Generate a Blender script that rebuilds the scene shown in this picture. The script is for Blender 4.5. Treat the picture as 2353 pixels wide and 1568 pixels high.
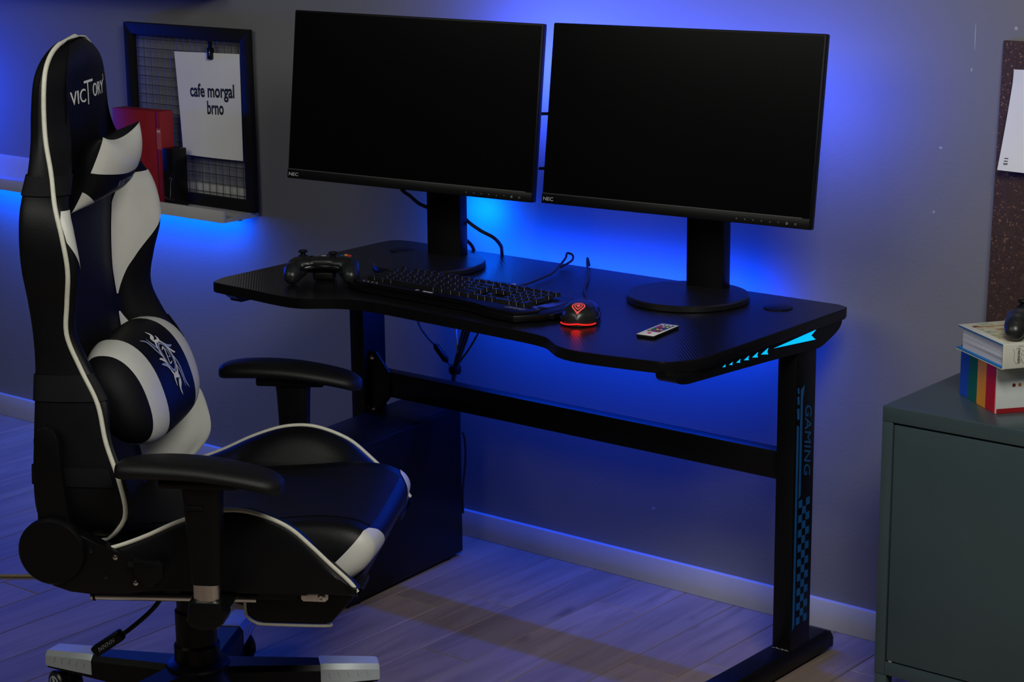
import bpy, bmesh, math, random
import numpy as np
from mathutils import Vector, Matrix, Euler

random.seed(4)
for o in list(bpy.data.objects):
    bpy.data.objects.remove(o)
SC = bpy.context.scene
COL = SC.collection
R = math.radians

# ------------------------------------------------------------------ camera
FPX, YAW, PITCH, ROLL = 4709.15, 0.6843226, 0.2368988, 0.0101452
CAM = Vector((3.3021756, -3.7000880, 1.6705798))
fw = Vector((-math.sin(YAW) * math.cos(PITCH), math.cos(YAW) * math.cos(PITCH), -math.sin(PITCH)))
r0 = Vector((math.cos(YAW), math.sin(YAW), 0))
d0 = fw.cross(r0)
rt = math.cos(ROLL) * r0 + math.sin(ROLL) * d0
dn = -math.sin(ROLL) * r0 + math.cos(ROLL) * d0
cam_data = bpy.data.cameras.new('camera')
cam_data.sensor_width = 36.0
cam_data.lens = FPX * 36.0 / 2353.0
cam_data.clip_start = 0.05
cam = bpy.data.objects.new('camera', cam_data)
COL.objects.link(cam)
up = -dn
cam.matrix_world = Matrix(((rt.x, up.x, -fw.x, CAM.x), (rt.y, up.y, -fw.y, CAM.y), (rt.z, up.z, -fw.z, CAM.z), (0, 0, 0, 1)))
SC.camera = cam

# ------------------------------------------------------------------ world, exposure, room light
SC.view_settings.view_transform = 'Standard'
SC.view_settings.look = 'None'
SC.view_settings.gamma = 1.0
SC.view_settings.exposure = 0.0
SC.view_settings.use_curve_mapping = False
world = bpy.data.worlds.new('world')
SC.world = world
world.use_nodes = True
world.node_tree.nodes['Background'].inputs[0].default_value = (0.8, 0.9, 1.0, 1)
world.node_tree.nodes['Background'].inputs[1].default_value = 0.012

LED = (0.0, 0.055, 1.0)
LEDM = (0.045, 0.095, 1.0)


def area(name, loc, target, sx, sy, power, color, spread=180):
    l = bpy.data.lights.new(name, 'AREA')
    l.shape = 'RECTANGLE'
    l.size, l.size_y = sx, sy
    l.energy = power
    l.color = color
    l.spread = R(spread)
    o = bpy.data.objects.new(name, l)
    COL.objects.link(o)
    o.location = loc
    dirv = Vector(target) - Vector(loc)
    o.rotation_euler = dirv.to_track_quat('-Z', 'Y').to_euler()
    return o


# the room's dimmed lights: one high in front of the desk, one high on the right
area('room_light_front', (0.3, -3.0, 2.35), (0.3, -0.6, 0.8), 2.2, 1.0, 18.0, (1.0, 0.98, 0.92))
area('room_light_right', (2.75, -2.1, 2.5), (1.2, -0.4, 0.9), 0.9, 0.7, 42.0, (1.0, 0.98, 0.90))

# ------------------------------------------------------------------ helpers


def link(o, parent=None):
    COL.objects.link(o)
    if parent is not None:
        o.parent = parent
    return o


def finish(me, mat, smooth=None):
    if mat is not None:
        me.materials.clear()
        me.materials.append(mat)
    if smooth is not None:
        me.shade_smooth()
        if smooth < 180:
            me.set_sharp_from_angle(angle=R(smooth))
    return me


def obj(name, bm, mat, parent=None, smooth=35):
    if isinstance(bm, bmesh.types.BMesh):
        me = bpy.data.meshes.new(name)
        bmesh.ops.recalc_face_normals(bm, faces=bm.faces)
        bm.to_mesh(me)
        bm.free()
    else:
        me = bm
        me.name = name
    finish(me, mat, smooth)
    return link(bpy.data.objects.new(name, me), parent)


def thing(name, label, cat, loc=(0, 0, 0), rz=0.0, group=None):
    o = bpy.data.objects.new(name, None)
    o.empty_display_size = 0.05
    COL.objects.link(o)
    o.location = loc
    o.rotation_euler = (0, 0, rz)
    return tag(o, label, cat, group)


def tag(o, label, cat, group=None):
    o['label'] = label
    o['category'] = cat
    if group:
        o['group'] = group
    return o


def struct(o):
    o['kind'] = 'structure'
    return o


def BM():
    return bmesh.new()


def box(bm, x0, x1, y0, y1, z0, z1, bev=0.0, seg=2):
    vs = [bm.verts.new(p) for p in ((x0, y0, z0), (x1, y0, z0), (x1, y1, z0), (x0, y1, z0), (x0, y0, z1), (x1, y0, z1), (x1, y1, z1), (x0, y1, z1))]
    fs = [bm.faces.new([vs[i] for i in f]) for f in ((0, 3, 2, 1), (4, 5, 6, 7), (0, 1, 5, 4), (1, 2, 6, 5), (2, 3, 7, 6), (3, 0, 4, 7))]
    if bev > 0:
        es = list({e for f in fs for e in f.edges})
        bmesh.ops.bevel(bm, geom=es, offset=bev, segments=seg, profile=0.5, affect='EDGES')
    return bm


def bx(x0, x1, y0, y1, z0, z1, bev=0.0, seg=2):
    return box(BM(), x0, x1, y0, y1, z0, z1, bev, seg)


def prism(bm, pts, axis, a0, a1, bev=0.0):
    """extrude polygon pts along axis; pts are the two other coords in xyz order"""
    def P(p, a):
        if axis == 'x':
            return (a, p[0], p[1])
        if axis == 'y':
            return (p[0], a, p[1])
        return (p[0], p[1], a)
    A = [bm.verts.new(P(p, a0)) for p in pts]
    B = [bm.verts.new(P(p, a1)) for p in pts]
    f0 = bm.faces.new(A)
    f1 = bm.faces.new(B[::-1])
    n = len(pts)
    for i in range(n):
        bm.faces.new((A[i], B[i], B[(i + 1) % n], A[(i + 1) % n]))
    if bev > 0:
        es = list(f0.edges) + list(f1.edges)
        bmesh.ops.bevel(bm, geom=es, offset=bev, segments=2, profile=0.5, affect='EDGES')
    return bm


def catmull(pts, n=8, closed=False):
    P = [Vector(p) for p in pts]
    out = []
    m = len(P)
    for i in range(m if closed else m - 1):
        p0 = P[(i - 1) % m] if (closed or i > 0) else P[0] * 2 - P[1]
        p1, p2 = P[i], P[(i + 1) % m]
        p3 = P[(i + 2) % m] if (closed or i + 2 < m) else P[-1] * 2 - P[-2]
        for k in range(n):
            t = k / n
            out.append(0.5 * ((2 * p1) + (p2 - p0) * t + (2 * p0 - 5 * p1 + 4 * p2 - p3) * t * t + (3 * p1 - p0 - 3 * p2 + p3) * t ** 3))
    if not closed:
        out.append(P[-1])
    return out


def tube(bm, path, r, seg=8, closed=False, cap=True):
    path = [Vector(p) for p in path]
    n = len(path)
    rs = r if hasattr(r, '__len__') else [r] * n
    rings = []
    nrm = None
    for i, p in enumerate(path):
        if closed:
            t = path[(i + 1) % n] - path[i - 1]
        else:
            t = path[min(i + 1, n - 1)] - path[max(i - 1, 0)]
        t.normalize()
        if nrm is None:
            a = Vector((0, 0, 1)) if abs(t.z) < 0.9 else Vector((1, 0, 0))
            nrm = (a - t * a.dot(t)).normalized()
        else:
            nrm = (nrm - t * nrm.dot(t)).normalized()
        b = t.cross(nrm)
        rings.append([bm.verts.new(p + rs[i] * (math.cos(2 * math.pi * k / seg) * nrm + math.sin(2 * math.pi * k / seg) * b)) for k in range(seg)])
    for i in range(n if closed else n - 1):
        A, B = rings[i], rings[(i + 1) % n]
        for k in range(seg):
            bm.faces.new((A[k], A[(k + 1) % seg], B[(k + 1) % seg], B[k]))
    if cap and not closed:
        bm.faces.new(rings[0][::-1])
        bm.faces.new(rings[-1])
    return bm


def cyl(bm, c, axis, r, h0, h1, seg=24, r1=None):
    """cylinder along axis ('x','y','z') at centre c from offset h0 to h1"""
    r1 = r if r1 is None else r1
    c = Vector(c)
    ax = {'x': Vector((1, 0, 0)), 'y': Vector((0, 1, 0)), 'z': Vector((0, 0, 1))}[axis]
    return tube(bm, [c + ax * h0, c + ax * h1], [r, r1], seg)


def lathe(bm, prof, c=(0, 0, 0), seg=32, axis='z'):
    rings = []
    c = Vector(c)
    for r, h in prof:
        ring = []
        for k in range(seg):
            a = 2 * math.pi * k / seg
            u, v = r * math.cos(a), r * math.sin(a)
            p = {'z': (u, v, h), 'x': (h, u, v), 'y': (u, h, v)}[axis]
            ring.append(bm.verts.new(c + Vector(p)))
        rings.append(ring)
    for A, B in zip(rings, rings[1:]):
        for k in range(seg):
            bm.faces.new((A[k], A[(k + 1) % seg], B[(k + 1) % seg], B[k]))
    bm.faces.new(rings[0][::-1])
    bm.faces.new(rings[-1])
    return bm


def grid(bm, fn, nu, nv, closed_u=False):
    """surface fn(i/nu, j/nv)"""
    V = [[bm.verts.new(fn(i / nu, j / nv)) for j in range(nv + 1)] for i in range(nu if closed_u else nu + 1)]
    m = len(V)
    for i in range(nu):
        for j in range(nv):
            q = (V[i][j], V[(i + 1) % m][j], V[(i + 1) % m][j + 1], V[i][j + 1])
            try:
                bm.faces.new(q)
            except ValueError:
                pass
    return V


def solid(bm, t):
    """thicken an open sheet by t"""
    bmesh.ops.recalc_face_normals(bm, faces=bm.faces)
    bmesh.ops.solidify(bm, geom=list(bm.faces), thickness=t)
    return bm


def poly_flat(bm, pts, fn, t):
    """thin plate from a 2-D outline mapped through fn(u,v,depth)"""
    A = [bm.verts.new(fn(u, v, t)) for u, v in pts]
    B = [bm.verts.new(fn(u, v, 0)) for u, v in pts]
    bm.faces.new(A)
    bm.faces.new(B[::-1])
    n = len(pts)
    for i in range(n):
        bm.faces.new((A[i], A[(i + 1) % n], B[(i + 1) % n], B[i]))
    return bm


def text_mesh(body, size, extrude=0.0004, bold=0.0, sx=1.0, shear=0.0, spacing=1.0, align='CENTER', res=3):
    cu = bpy.data.curves.new('lettering', 'FONT')
    cu.body = body
    cu.size = size
    cu.extrude = extrude
    cu.offset = bold
    cu.shear = shear
    cu.space_character = spacing
    cu.align_x = align
    cu.align_y = 'CENTER'
    cu.resolution_u = res
    o = bpy.data.objects.new('lettering_tmp', cu)
    COL.objects.link(o)
    dg = bpy.context.evaluated_depsgraph_get()
    me = bpy.data.meshes.new_from_object(o.evaluated_get(dg))
    bpy.data.objects.remove(o)
    for v in me.vertices:
        v.co.x *= sx
    return me


def map_mesh(me, fn):
    for v in me.vertices:
        v.co = fn(v.co.x, v.co.y, v.co.z)
    return me


def blob(name, ells, voxel, parent, mat, smooth_iter=6):
    """one continuous surface grown from ellipsoids (centre, radii, rotation)"""
    bm = BM()
    for c, rad, rot in ells:
        m = Matrix.Translation(c) @ Euler(rot).to_matrix().to_4x4() @ Matrix.Diagonal((*rad, 1))
        bmesh.ops.create_icosphere(bm, subdivisions=3, radius=1.0, matrix=m)
    me = bpy.data.meshes.new(name)
    bm.to_mesh(me)
    bm.free()
    o = bpy.data.objects.new('tmp_blob', me)
    COL.objects.link(o)
    md = o.modifiers.new('r', 'REMESH')
    md.mode = 'VOXEL'
    md.voxel_size = voxel
    sm = o.modifiers.new('s', 'SMOOTH')
    sm.iterations = smooth_iter
    sm.factor = 0.5
    dg = bpy.context.evaluated_depsgraph_get()
    m2 = bpy.data.meshes.new_from_object(o.evaluated_get(dg))
    bpy.data.objects.remove(o)
    return obj(name, m2, mat, parent, 180)


# ------------------------------------------------------------------ materials
MATS = {}


def mat(name, col, rough=0.5, metal=0.0, var=0.08, scale=40.0, bump=0.0, bscale=None, emit=None, estr=0.0, spec=0.5, coat=0.0):
    if name in MATS:
        return MATS[name]
    m = bpy.data.materials.new(name)
    m.use_nodes = True
    nt = m.node_tree
    b = nt.nodes['Principled BSDF']
    b.inputs['Roughness'].default_value = rough
    b.inputs['Metallic'].default_value = metal
    b.inputs['Specular IOR Level'].default_value = spec
    b.inputs['Coat Weight'].default_value = coat
    tc = nt.nodes.new('ShaderNodeTexCoord')
    nz = nt.nodes.new('ShaderNodeTexNoise')
    nz.inputs['Scale'].default_value = scale
    nz.inputs['Detail'].default_value = 4
    nt.links.new(tc.outputs['Object'], nz.inputs['Vector'])
    rp = nt.nodes.new('ShaderNodeValToRGB')
    lo = [c * (1 - var) for c in col]
    hi = [min(1, c * (1 + var)) for c in col]
    rp.color_ramp.elements[0].position = 0.3
    rp.color_ramp.elements[1].position = 0.7
    rp.color_ramp.elements[0].color = (*lo, 1)
    rp.color_ramp.elements[1].color = (*hi, 1)
    nt.links.new(nz.outputs['Fac'], rp.inputs['Fac'])
    nt.links.new(rp.outputs['Color'], b.inputs['Base Color'])
    if bump > 0:
        n2 = nt.nodes.new('ShaderNodeTexNoise')
        n2.inputs['Scale'].default_value = bscale or scale * 6
        n2.inputs['Detail'].default_value = 3
        nt.links.new(tc.outputs['Object'], n2.inputs['Vector'])
        bp = nt.nodes.new('ShaderNodeBump')
        bp.inputs['Strength'].default_value = bump
        bp.inputs['Distance'].default_value = 0.002
        nt.links.new(n2.outputs['Fac'], bp.inputs['Height'])
        nt.links.new(bp.outputs['Normal'], b.inputs['Normal'])
    if emit:
        b.inputs['Emission Color'].default_value = (*emit, 1)
        b.inputs['Emission Strength'].default_value = estr
    MATS[name] = m
    return m


def nodes(m):
    return m.node_tree, m.node_tree.nodes, m.node_tree.links, m.node_tree.nodes['Principled BSDF']


WALL = mat('wall_paint', (0.165, 0.168, 0.175), 0.75, var=0.03, scale=3, bump=0.24, bscale=130)
SKIRT = mat('white_skirting', (0.46, 0.47, 0.50), 0.45, var=0.02)
SHELFW = mat('white_lacquer', (0.42, 0.42, 0.41), 0.4, var=0.02)
BLKMETAL = mat('black_powder_metal', (0.0022, 0.0022, 0.0026), 0.40, spec=0.25, var=0.1, scale=80, bump=0.12, bscale=900)
BLKPLAST = mat('black_plastic', (0.0024, 0.0024, 0.0028), 0.40, spec=0.25, var=0.1, scale=60, bump=0.06, bscale=900)
BLKGLOSS = mat('black_gloss_plastic', (0.006, 0.006, 0.007), 0.12, var=0.1)
LEATHER = mat('black_leather', (0.0024, 0.0026, 0.0034), 0.46, spec=0.26, var=0.15, scale=25, bump=0.18, bscale=500)
LEATHERW = mat('white_leather', (0.62, 0.62, 0.57), 0.42, var=0.04, scale=18, bump=0.15, bscale=450)
PIPING = mat('cream_piping', (0.66, 0.65, 0.54), 0.5, var=0.06, scale=120)
FABRIC = mat('black_mesh_fabric', (0.0022, 0.0022, 0.0036), 0.6, spec=0.25, var=0.2, scale=90, bump=0.3, bscale=900)
THREADW = mat('white_thread', (0.75, 0.75, 0.78), 0.6, var=0.1, scale=300)
THREADB = mat('blue_grey_thread', (0.30, 0.36, 0.62), 0.55, var=0.15, scale=300)
CHROME = mat('chrome', (0.75, 0.72, 0.66), 0.18, 1.0, var=0.03)
SILVER = mat('silver_plastic', (0.50, 0.55, 0.57), 0.4, 0.1, var=0.04)
SCREEN = mat('screen_glass', (0.0012, 0.0012, 0.0014), 0.25, var=0.05, spec=0.12)
PRINTG = mat('grey_print', (0.45, 0.47, 0.50), 0.6, var=0.05)
PRINTD = mat('dim_print', (0.14, 0.14, 0.15), 0.6, var=0.05)
CABLE = mat('black_cable', (0.010, 0.010, 0.012), 0.5, var=0.1)
CABM = mat('grey_green_metal', (0.042, 0.066, 0.073), 0.28, var=0.04, scale=12, bump=0.05, bscale=700)
PAPER = mat('white_paper', (0.74, 0.75, 0.76), 0.8, var=0.03, scale=10)
INK = mat('black_ink', (0.01, 0.01, 0.01), 0.7, var=0.1)
REDF = mat('red_cover', (0.26, 0.003, 0.009), 0.6, var=0.08, scale=30)
CYAN = mat('cyan_light', (0.0, 0.2, 0.3), 0.5, emit=(0.0, 0.45, 1.0), estr=1.15)
REDLED = mat('red_light', (0.3, 0.01, 0.01), 0.4, emit=(1.0, 0.02, 0.015), estr=0.75)
REDLOGO = mat('red_logo', (0.3, 0.02, 0.02), 0.4, emit=(1.0, 0.14, 0.12), estr=0.55)
LEDSTRIP = mat('blue_led_strip', (0.1, 0.2, 0.5), 0.5, emit=(0.05, 0.45, 1.0), estr=2.5)
DECAL = mat('blue_decal', (0.008, 0.10, 0.30), 0.45, var=0.08)

# carbon weave on the desk top: diagonal ribs
CARBON = mat('carbon_ribs', (0.006, 0.006, 0.007), 0.30, var=0.1, scale=30)
nt, ns, lk, bs = nodes(CARBON)
tc = ns.new('ShaderNodeTexCoord')
mp = ns.new('ShaderNodeMapping')
mp.inputs['Rotation'].default_value = (0, 0, R(-45))
wv = ns.new('ShaderNodeTexWave')
wv.inputs['Scale'].default_value = 55
lk.new(tc.outputs['Object'], mp.inputs['Vector'])
lk.new(mp.outputs['Vector'], wv.inputs['Vector'])
bp = ns.new('ShaderNodeBump')
bp.inputs['Strength'].default_value = 0.17
bp.inputs['Distance'].default_value = 0.0012
lk.new(wv.outputs['Fac'], bp.inputs['Height'])
lk.new(bp.outputs['Normal'], bs.inputs['Normal'])

# oak planks
OAK = mat('oak_plank', (0.4, 0.3, 0.2), 0.48)
nt, ns, lk, bs = nodes(OAK)
tc = ns.new('ShaderNodeTexCoord')
oi = ns.new('ShaderNodeObjectInfo')
add = ns.new('ShaderNodeVectorMath')
add.operation = 'MULTIPLY_ADD'
sc = ns.new('ShaderNodeCombineXYZ')
for i in range(3):
    lk.new(oi.outputs['Random'], sc.inputs[i])
lk.new(sc.outputs[0], add.inputs[0])
add.inputs[1].default_value = (37, 91, 13)
lk.new(tc.outputs['Object'], add.inputs[2])
mp = ns.new('ShaderNodeMapping')
mp.inputs['Scale'].default_value = (14, 1.3, 14)
lk.new(add.outputs[0], mp.inputs['Vector'])
n1 = ns.new('ShaderNodeTexNoise')
n1.inputs['Scale'].default_value = 1.6
n1.inputs['Detail'].default_value = 7
n1.inputs['Distortion'].default_value = 1.4
lk.new(mp.outputs['Vector'], n1.inputs['Vector'])
rp = ns.new('ShaderNodeValToRGB')
rp.color_ramp.elements[0].position = 0.28
rp.color_ramp.elements[0].color = (0.205, 0.153, 0.124, 1)
rp.color_ramp.elements[1].position = 0.62
rp.color_ramp.elements[1].color = (0.300, 0.230, 0.184, 1)
lk.new(n1.outputs['Fac'], rp.inputs['Fac'])
n3 = ns.new('ShaderNodeTexNoise')          # occasional dark knots
n3.inputs['Scale'].default_value = 4.0
mp3 = ns.new('ShaderNodeMapping')
mp3.inputs['Scale'].default_value = (1.6, 0.8, 1)
lk.new(add.outputs[0], mp3.inputs['Vector'])
lk.new(mp3.outputs['Vector'], n3.inputs['Vector'])
rk = ns.new('ShaderNodeValToRGB')
rk.color_ramp.elements[0].position = 0.70
rk.color_ramp.elements[1].position = 0.78
rk.color_ramp.elements[0].color = (1, 1, 1, 1)
rk.color_ramp.elements[1].color = (0.35, 0.3, 0.3, 1)
lk.new(n3.outputs['Fac'], rk.inputs['Fac'])
mx = ns.new('ShaderNodeMix')
mx.data_type = 'RGBA'
mx.blend_type = 'MULTIPLY'
mx.inputs[0].default_value = 1.0
lk.new(rp.outputs[0], mx.inputs[6])
lk.new(rk.outputs[0], mx.inputs[7])
hv = ns.new('ShaderNodeHueSaturation')
mr = ns.new('ShaderNodeMapRange')
mr.inputs['To Min'].default_value = 0.88
mr.inputs['To Max'].default_value = 1.10
lk.new(oi.outputs['Random'], mr.inputs['Value'])
lk.new(mr.outputs[0], hv.inputs['Value'])
lk.new(mx.outputs[2], hv.inputs['Color'])
lk.new(hv.outputs[0], bs.inputs['Base Color'])

# cork
CORK = mat('dark_cork', (0.05, 0.024, 0.011), 0.85, var=0.1)
nt, ns, lk, bs = nodes(CORK)
tc = ns.new('ShaderNodeTexCoord')
vo = ns.new('ShaderNodeTexVoronoi')
vo.inputs['Scale'].default_value = 330
vo.inputs['Randomness'].default_value = 1.0
lk.new(tc.outputs['Object'], vo.inputs['Vector'])
rp = ns.new('ShaderNodeValToRGB')
rp.color_ramp.elements[0].position = 0.0
rp.color_ramp.elements[0].color = (0.030, 0.014, 0.007, 1)
rp.color_ramp.elements[1].position = 0.93
rp.color_ramp.elements[1].color = (0.060, 0.027, 0.012, 1)
e = rp.color_ramp.elements.new(1.0)
e.color = (0.23, 0.11, 0.05, 1)
sp = ns.new('ShaderNodeSeparateColor')
lk.new(vo.outputs['Color'], sp.inputs[0])
lk.new(sp.outputs[0], rp.inputs['Fac'])
lk.new(rp.outputs[0], bs.inputs['Base Color'])

# ------------------------------------------------------------------ the room
wall = struct(obj('wall_back', bx(-3.2, 4.6, 0.0, 0.12, 0, 2.7), WALL))
for (px, pz, sx_, sz_) in ((1.46, 1.30, 0.0010, 0.030), (1.455, 1.235, 0.002, 0.004), (1.395, 1.076, 0.004, 0.003), (1.545, 1.32, 0.004, 0.004), (-0.45, 0.36, 0.004, 0.003),
                           (0.06, 0.735, 0.005, 0.0015), (1.38, 0.46, 0.003, 0.004), (0.70, 0.18, 0.004, 0.003), (1.385, 0.945, 0.003, 0.003)):
    bm = BM()
    lathe(bm, [(0.2, 0.0002), (0.9, 0.0001), (1.0, -0.0004)], seg=10, axis='y')
    for v in bm.verts:
        v.co = (px + v.co.x * sx_, -0.0001 - v.co.y, pz + v.co.z * sz_)
    obj('paint_chip', bm, mat('bare_plaster', (0.34, 0.34, 0.35), 0.8), wall)
struct(obj('baseboard_back', bx(-3.2, 4.6, -0.014, 0.0, 0.0, 0.066, 0.002), SKIRT))
floor = struct(obj('floor', bx(-3.2, 4.6, -4.9, 0.12, -0.03, -0.004), mat('floor_gap', (0.03, 0.022, 0.016), 0.8)))
PW, PL = 0.131, 1.35
plank_meshes = {}


def plank(x0, y0, y1):
    key = round(y1 - y0, 3)
    if key not in plank_meshes:
        bm = bx(0, PW - 0.0016, 0, key - 0.0016, -0.012, 0.0, 0.0012, 1)
        me = bpy.data.meshes.new('plank')
        bm.to_mesh(me)
        bm.free()
        me.materials.append(OAK)
        plank_meshes[key] = me
    o = bpy.data.objects.new('plank', plank_meshes[key])
    COL.objects.link(o)
    o.parent = floor
    o.location = (x0, y0, 0)


offs = [0.0, 0.75, 0.3, 1.05, 0.55]
row = 0
x = 1.327 - PW * 32
while x < 4.5:
    y = 0.12 - offs[row % 5] * (PL / 1.35) - (0 if row % 5 else 0.45)
    plank(x, y, 0.12)
    while y > -4.7:
        y2 = max(y - PL, -4.9)
        plank(x, y2, y)
        y = y2
    x += PW
    row += 1

# ------------------------------------------------------------------ desk
XR, XL = 1.2595, 0.0
YB, YF, ZT = -0.0943, -0.7008, 0.75
TH = 0.022
desk = thing('gaming_desk', 'black gaming desk with ribbed carbon top and glowing cyan arrows', 'desk', (0.63, -0.4, 0.0))
DO = Vector((0.63, -0.4, 0.0))


def dshift(bm):
    for v in bm.verts:
        v.co -= DO
    return bm


fe = [(0.015, -0.700), (0.03, -0.712), (0.13, -0.717), (0.21, -0.723), (0.262, -0.724), (0.298, -0.716), (0.330, -0.692), (0.362, -0.670), (0.405, -0.656), (0.46, -0.652),
      (0.62, -0.659), (0.80, -0.668), (0.88, -0.674), (0.925, -0.684), (0.957, -0.706), (0.985, -0.725), (1.02, -0.735), (1.06, -0.735), (1.12, -0.727), (1.20, -0.713), (1.225, -0.703), (1.243, -0.680)]
fe = [(p.x, p.y) for p in catmull([(a, b, 0) for a, b in fe], 4)]
outline = [(0.004, -0.68)] + fe + [(XR - 0.006, -0.66), (XR, -0.63), (XR, YB - 0.03), (XR - 0.008, YB - 0.009), (XR - 0.03, YB), (0.05, YB), (0.02, YB - 0.006), (0.004, YB - 0.022), (0.0, YB - 0.05), (0.0, -0.66)]
top = obj('tabletop', dshift(prism(BM(), outline, 'z', ZT - TH, ZT - 0.0006, 0.0018)), BLKPLAST, desk)
cxo, cyo = 0.63, -0.4
obj('carbon_surface', dshift(prism(BM(), [(cxo + (a - cxo) * 0.9975, cyo + (b - cyo) * 0.994) for a, b in outline], 'z', ZT - 0.002, ZT)), CARBON, top)
# grommet lid
bm = BM()
lathe(bm, [(0.030, 0.0), (0.030, 0.0016), (0.028, 0.0024)], (1.146, -0.198, ZT))
obj('cable_grommet', dshift(bm), BLKPLAST, desk)
bm = BM()
lathe(bm, [(0.030, 0.0), (0.030, 0.0016), (0.028, 0.0024)], (0.115, -0.198, ZT))
obj('cable_grommet', dshift(bm), BLKPLAST, desk)

# side light housings (both ends)
pan = [(-0.713, 0.7285), (-0.712, 0.720), (-0.70, 0.7115), (-0.675, 0.7065), (-0.64, 0.7045), (-0.52, 0.699), (-0.351, 0.691), (-0.23, 0.684), (-0.20, 0.684), (-0.17, 0.692), (-0.145, 0.7005), (-0.128, 0.709), (-0.119, 0.718), (-0.116, 0.7285)]
PX = 1.2495
pan_s = [(q.x, q.y) for q in catmull([(a, b, 0) for a, b in pan], 4)]
panel_r = obj('light_housing', dshift(prism(BM(), pan_s, 'x', PX - 0.045, PX, 0.0012)), BLKPLAST, desk)
panel_l = obj('light_housing', dshift(prism(BM(), [(-0.692, 0.7285), (-0.690, 0.7200), (-0.680, 0.7120), (-0.662, 0.7065)] + pan[4:], 'x', 0.036, 0.067, 0.0)), BLKPLAST, desk)
arrows = [[(-0.378, 0.7160), (-0.221, 0.7235), (-0.239, 0.7150), (-0.222, 0.7035)]]
for y0, y1, zz, hh in ((-0.425, -0.399, 0.7145, 0.0068), (-0.456, -0.436, 0.7145, 0.0055), (-0.4855, -0.468, 0.7147, 0.0045), (-0.512, -0.498, 0.7150, 0.0037), (-0.5365, -0.525, 0.7154, 0.0030), (-0.5595, -0.549, 0.7158, 0.0026)):
    arrows.append([(y0, zz - hh * 0.25), (y1, zz + hh * 0.95), (y1 - (y1 - y0) * 0.16, zz - hh * 0.1), (y1, zz - hh * 0.95)])
for a in arrows:
    for pn, xx in ((panel_r, PX), (panel_l, 0.036)):
        s = 1 if pn is panel_r else -1
        obj('light_arrow', dshift(prism(BM(), a, 'x', xx - 0.001 * s, xx + 0.0006 * s)), CYAN, pn, None)

CY0, CY1 = -0.281, -0.203
for side in (0, 1):
    x0, x1 = ((0.016, 0.060), (1.199, 1.243))[side]
    leg = obj('leg', dshift(bx(x0, x1, CY0, CY1, 0.045, 0.705, 0.004)), BLKMETAL, desk)
    # top arm under the table
    obj('top_rail', dshift(bx(x0 + 0.002, x1 - 0.006, -0.66, -0.13, 0.700, ZT - TH - 0.0005, 0.002)), BLKMETAL, leg)
    # foot
    foot = [(-0.70, 0.008), (-0.70, 0.030), (-0.685, 0.046), (-0.60, 0.052), (-0.135, 0.052), (-0.115, 0.046), (-0.104, 0.030), (-0.104, 0.008)]
    ft = obj('foot', dshift(prism(BM(), foot, 'x', x0 - 0.008, x1 + 0.001, 0.004)), BLKMETAL, leg)
    for yy in (-0.66, -0.15):
        bm = BM()
        cyl(bm, ((x0 + x1) / 2, yy, 0), 'z', 0.016, 0, 0.010, 16)
        obj('foot_pad', dshift(bm), BLKPLAST, leg)
    # gusset where the crossbar meets the leg
    s = 1 if side == 0 else -1
    xg = x1 if side == 0 else x0
    if side == 1:
        s = 0
    g = [(xg, 0.355), (xg + s * 0.012, 0.355), (xg + s * 0.062, 0.408), (xg + s * 0.062, 0.468), (xg + s * 0.02, 0.513), (xg, 0.513)]
    gs = s and obj('gusset', dshift(prism(BM(), g, 'y', -0.262, -0.254, 0.001)), BLKMETAL, leg)
    for zz in (0.498, 0.368) if s else ():
        bm = BM()
        lathe(bm, [(0.0075, 0), (0.0075, 0.003), (0.005, 0.0055), (0.002, 0.006)], (xg + s * 0.010, -0.262, zz), 16, 'y')
        for v in bm.verts:
            v.co.y = -0.262 - (v.co.y + 0.262)
        obj('bolt', dshift(bm), CHROME, leg)
    # printed stripes on the outer face
    if side == 1:
        xo = x1
        w0, w1 = -0.276, -0.206      # y extents of the outer face
        bars = [[(-0.2745, 0.535), (-0.2665, 0.530), (-0.2665, 0.105), (-0.2745, 0.095)],
                [(-0.262, 0.606), (-0.248, 0.614), (-0.254, 0.585), (-0.254, 0.382), (-0.262, 0.376)],
                [(-0.2755, 0.612), (-0.270, 0.612), (-0.267, 0.600), (-0.2725, 0.600)],
                [(-0.2755, 0.594), (-0.2685, 0.594), (-0.266, 0.577), (-0.273, 0.577)],
                [(-0.2755, 0.569), (-0.267, 0.569), (-0.265, 0.546), (-0.2735, 0.546)]]
        for b in bars:
            obj('printed_stripe', dshift(prism(BM(), b, 'x', xo - 0.0002, xo + 0.0003)), DECAL, leg, None)
        # checkers, three columns
        ch, cw, z, k = 0.0158, 0.0142, 0.372, 0
        while z > 0.112:
            for j in range(3):
                if (k + j) % 2 == 0:
                    yy = -0.2605 + j * cw
                    obj('printed_check', dshift(prism(BM(), [(yy, z), (yy + cw, z), (yy + cw, z - ch), (yy, z - ch)], 'x', xo - 0.0002, xo + 0.0003)), DECAL, leg, None)
            z -= ch
            k += 1
        tm = text_mesh('GAMING', 0.036, 0.0002, 0.0, 1.0, 0.25, 1.02)
        xs = [v.co.x for v in tm.vertices]
        wid = max(xs) - min(xs)
        k = 0.150 / wid
        map_mesh(tm, lambda a, b, c: Vector((xo + 0.0002 + c, -0.2325 + b * 0.95, 0.497 - a * k)) - DO)
        obj('lettering', tm, DECAL, leg, None)
        # worn paint at the weld
        bm = BM()
        for i in range(14):
            xx = x0 + 0.003 + i * 0.0028
            tube(bm, [(xx, CY0 - 0.001, 0.0535 + random.uniform(-.001, .001)), (xx + random.uniform(.001, .003), CY0 - 0.004, 0.0535)], 0.0006, 5)
        obj('weld_mark', dshift(bm), PRINTG, leg)
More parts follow.
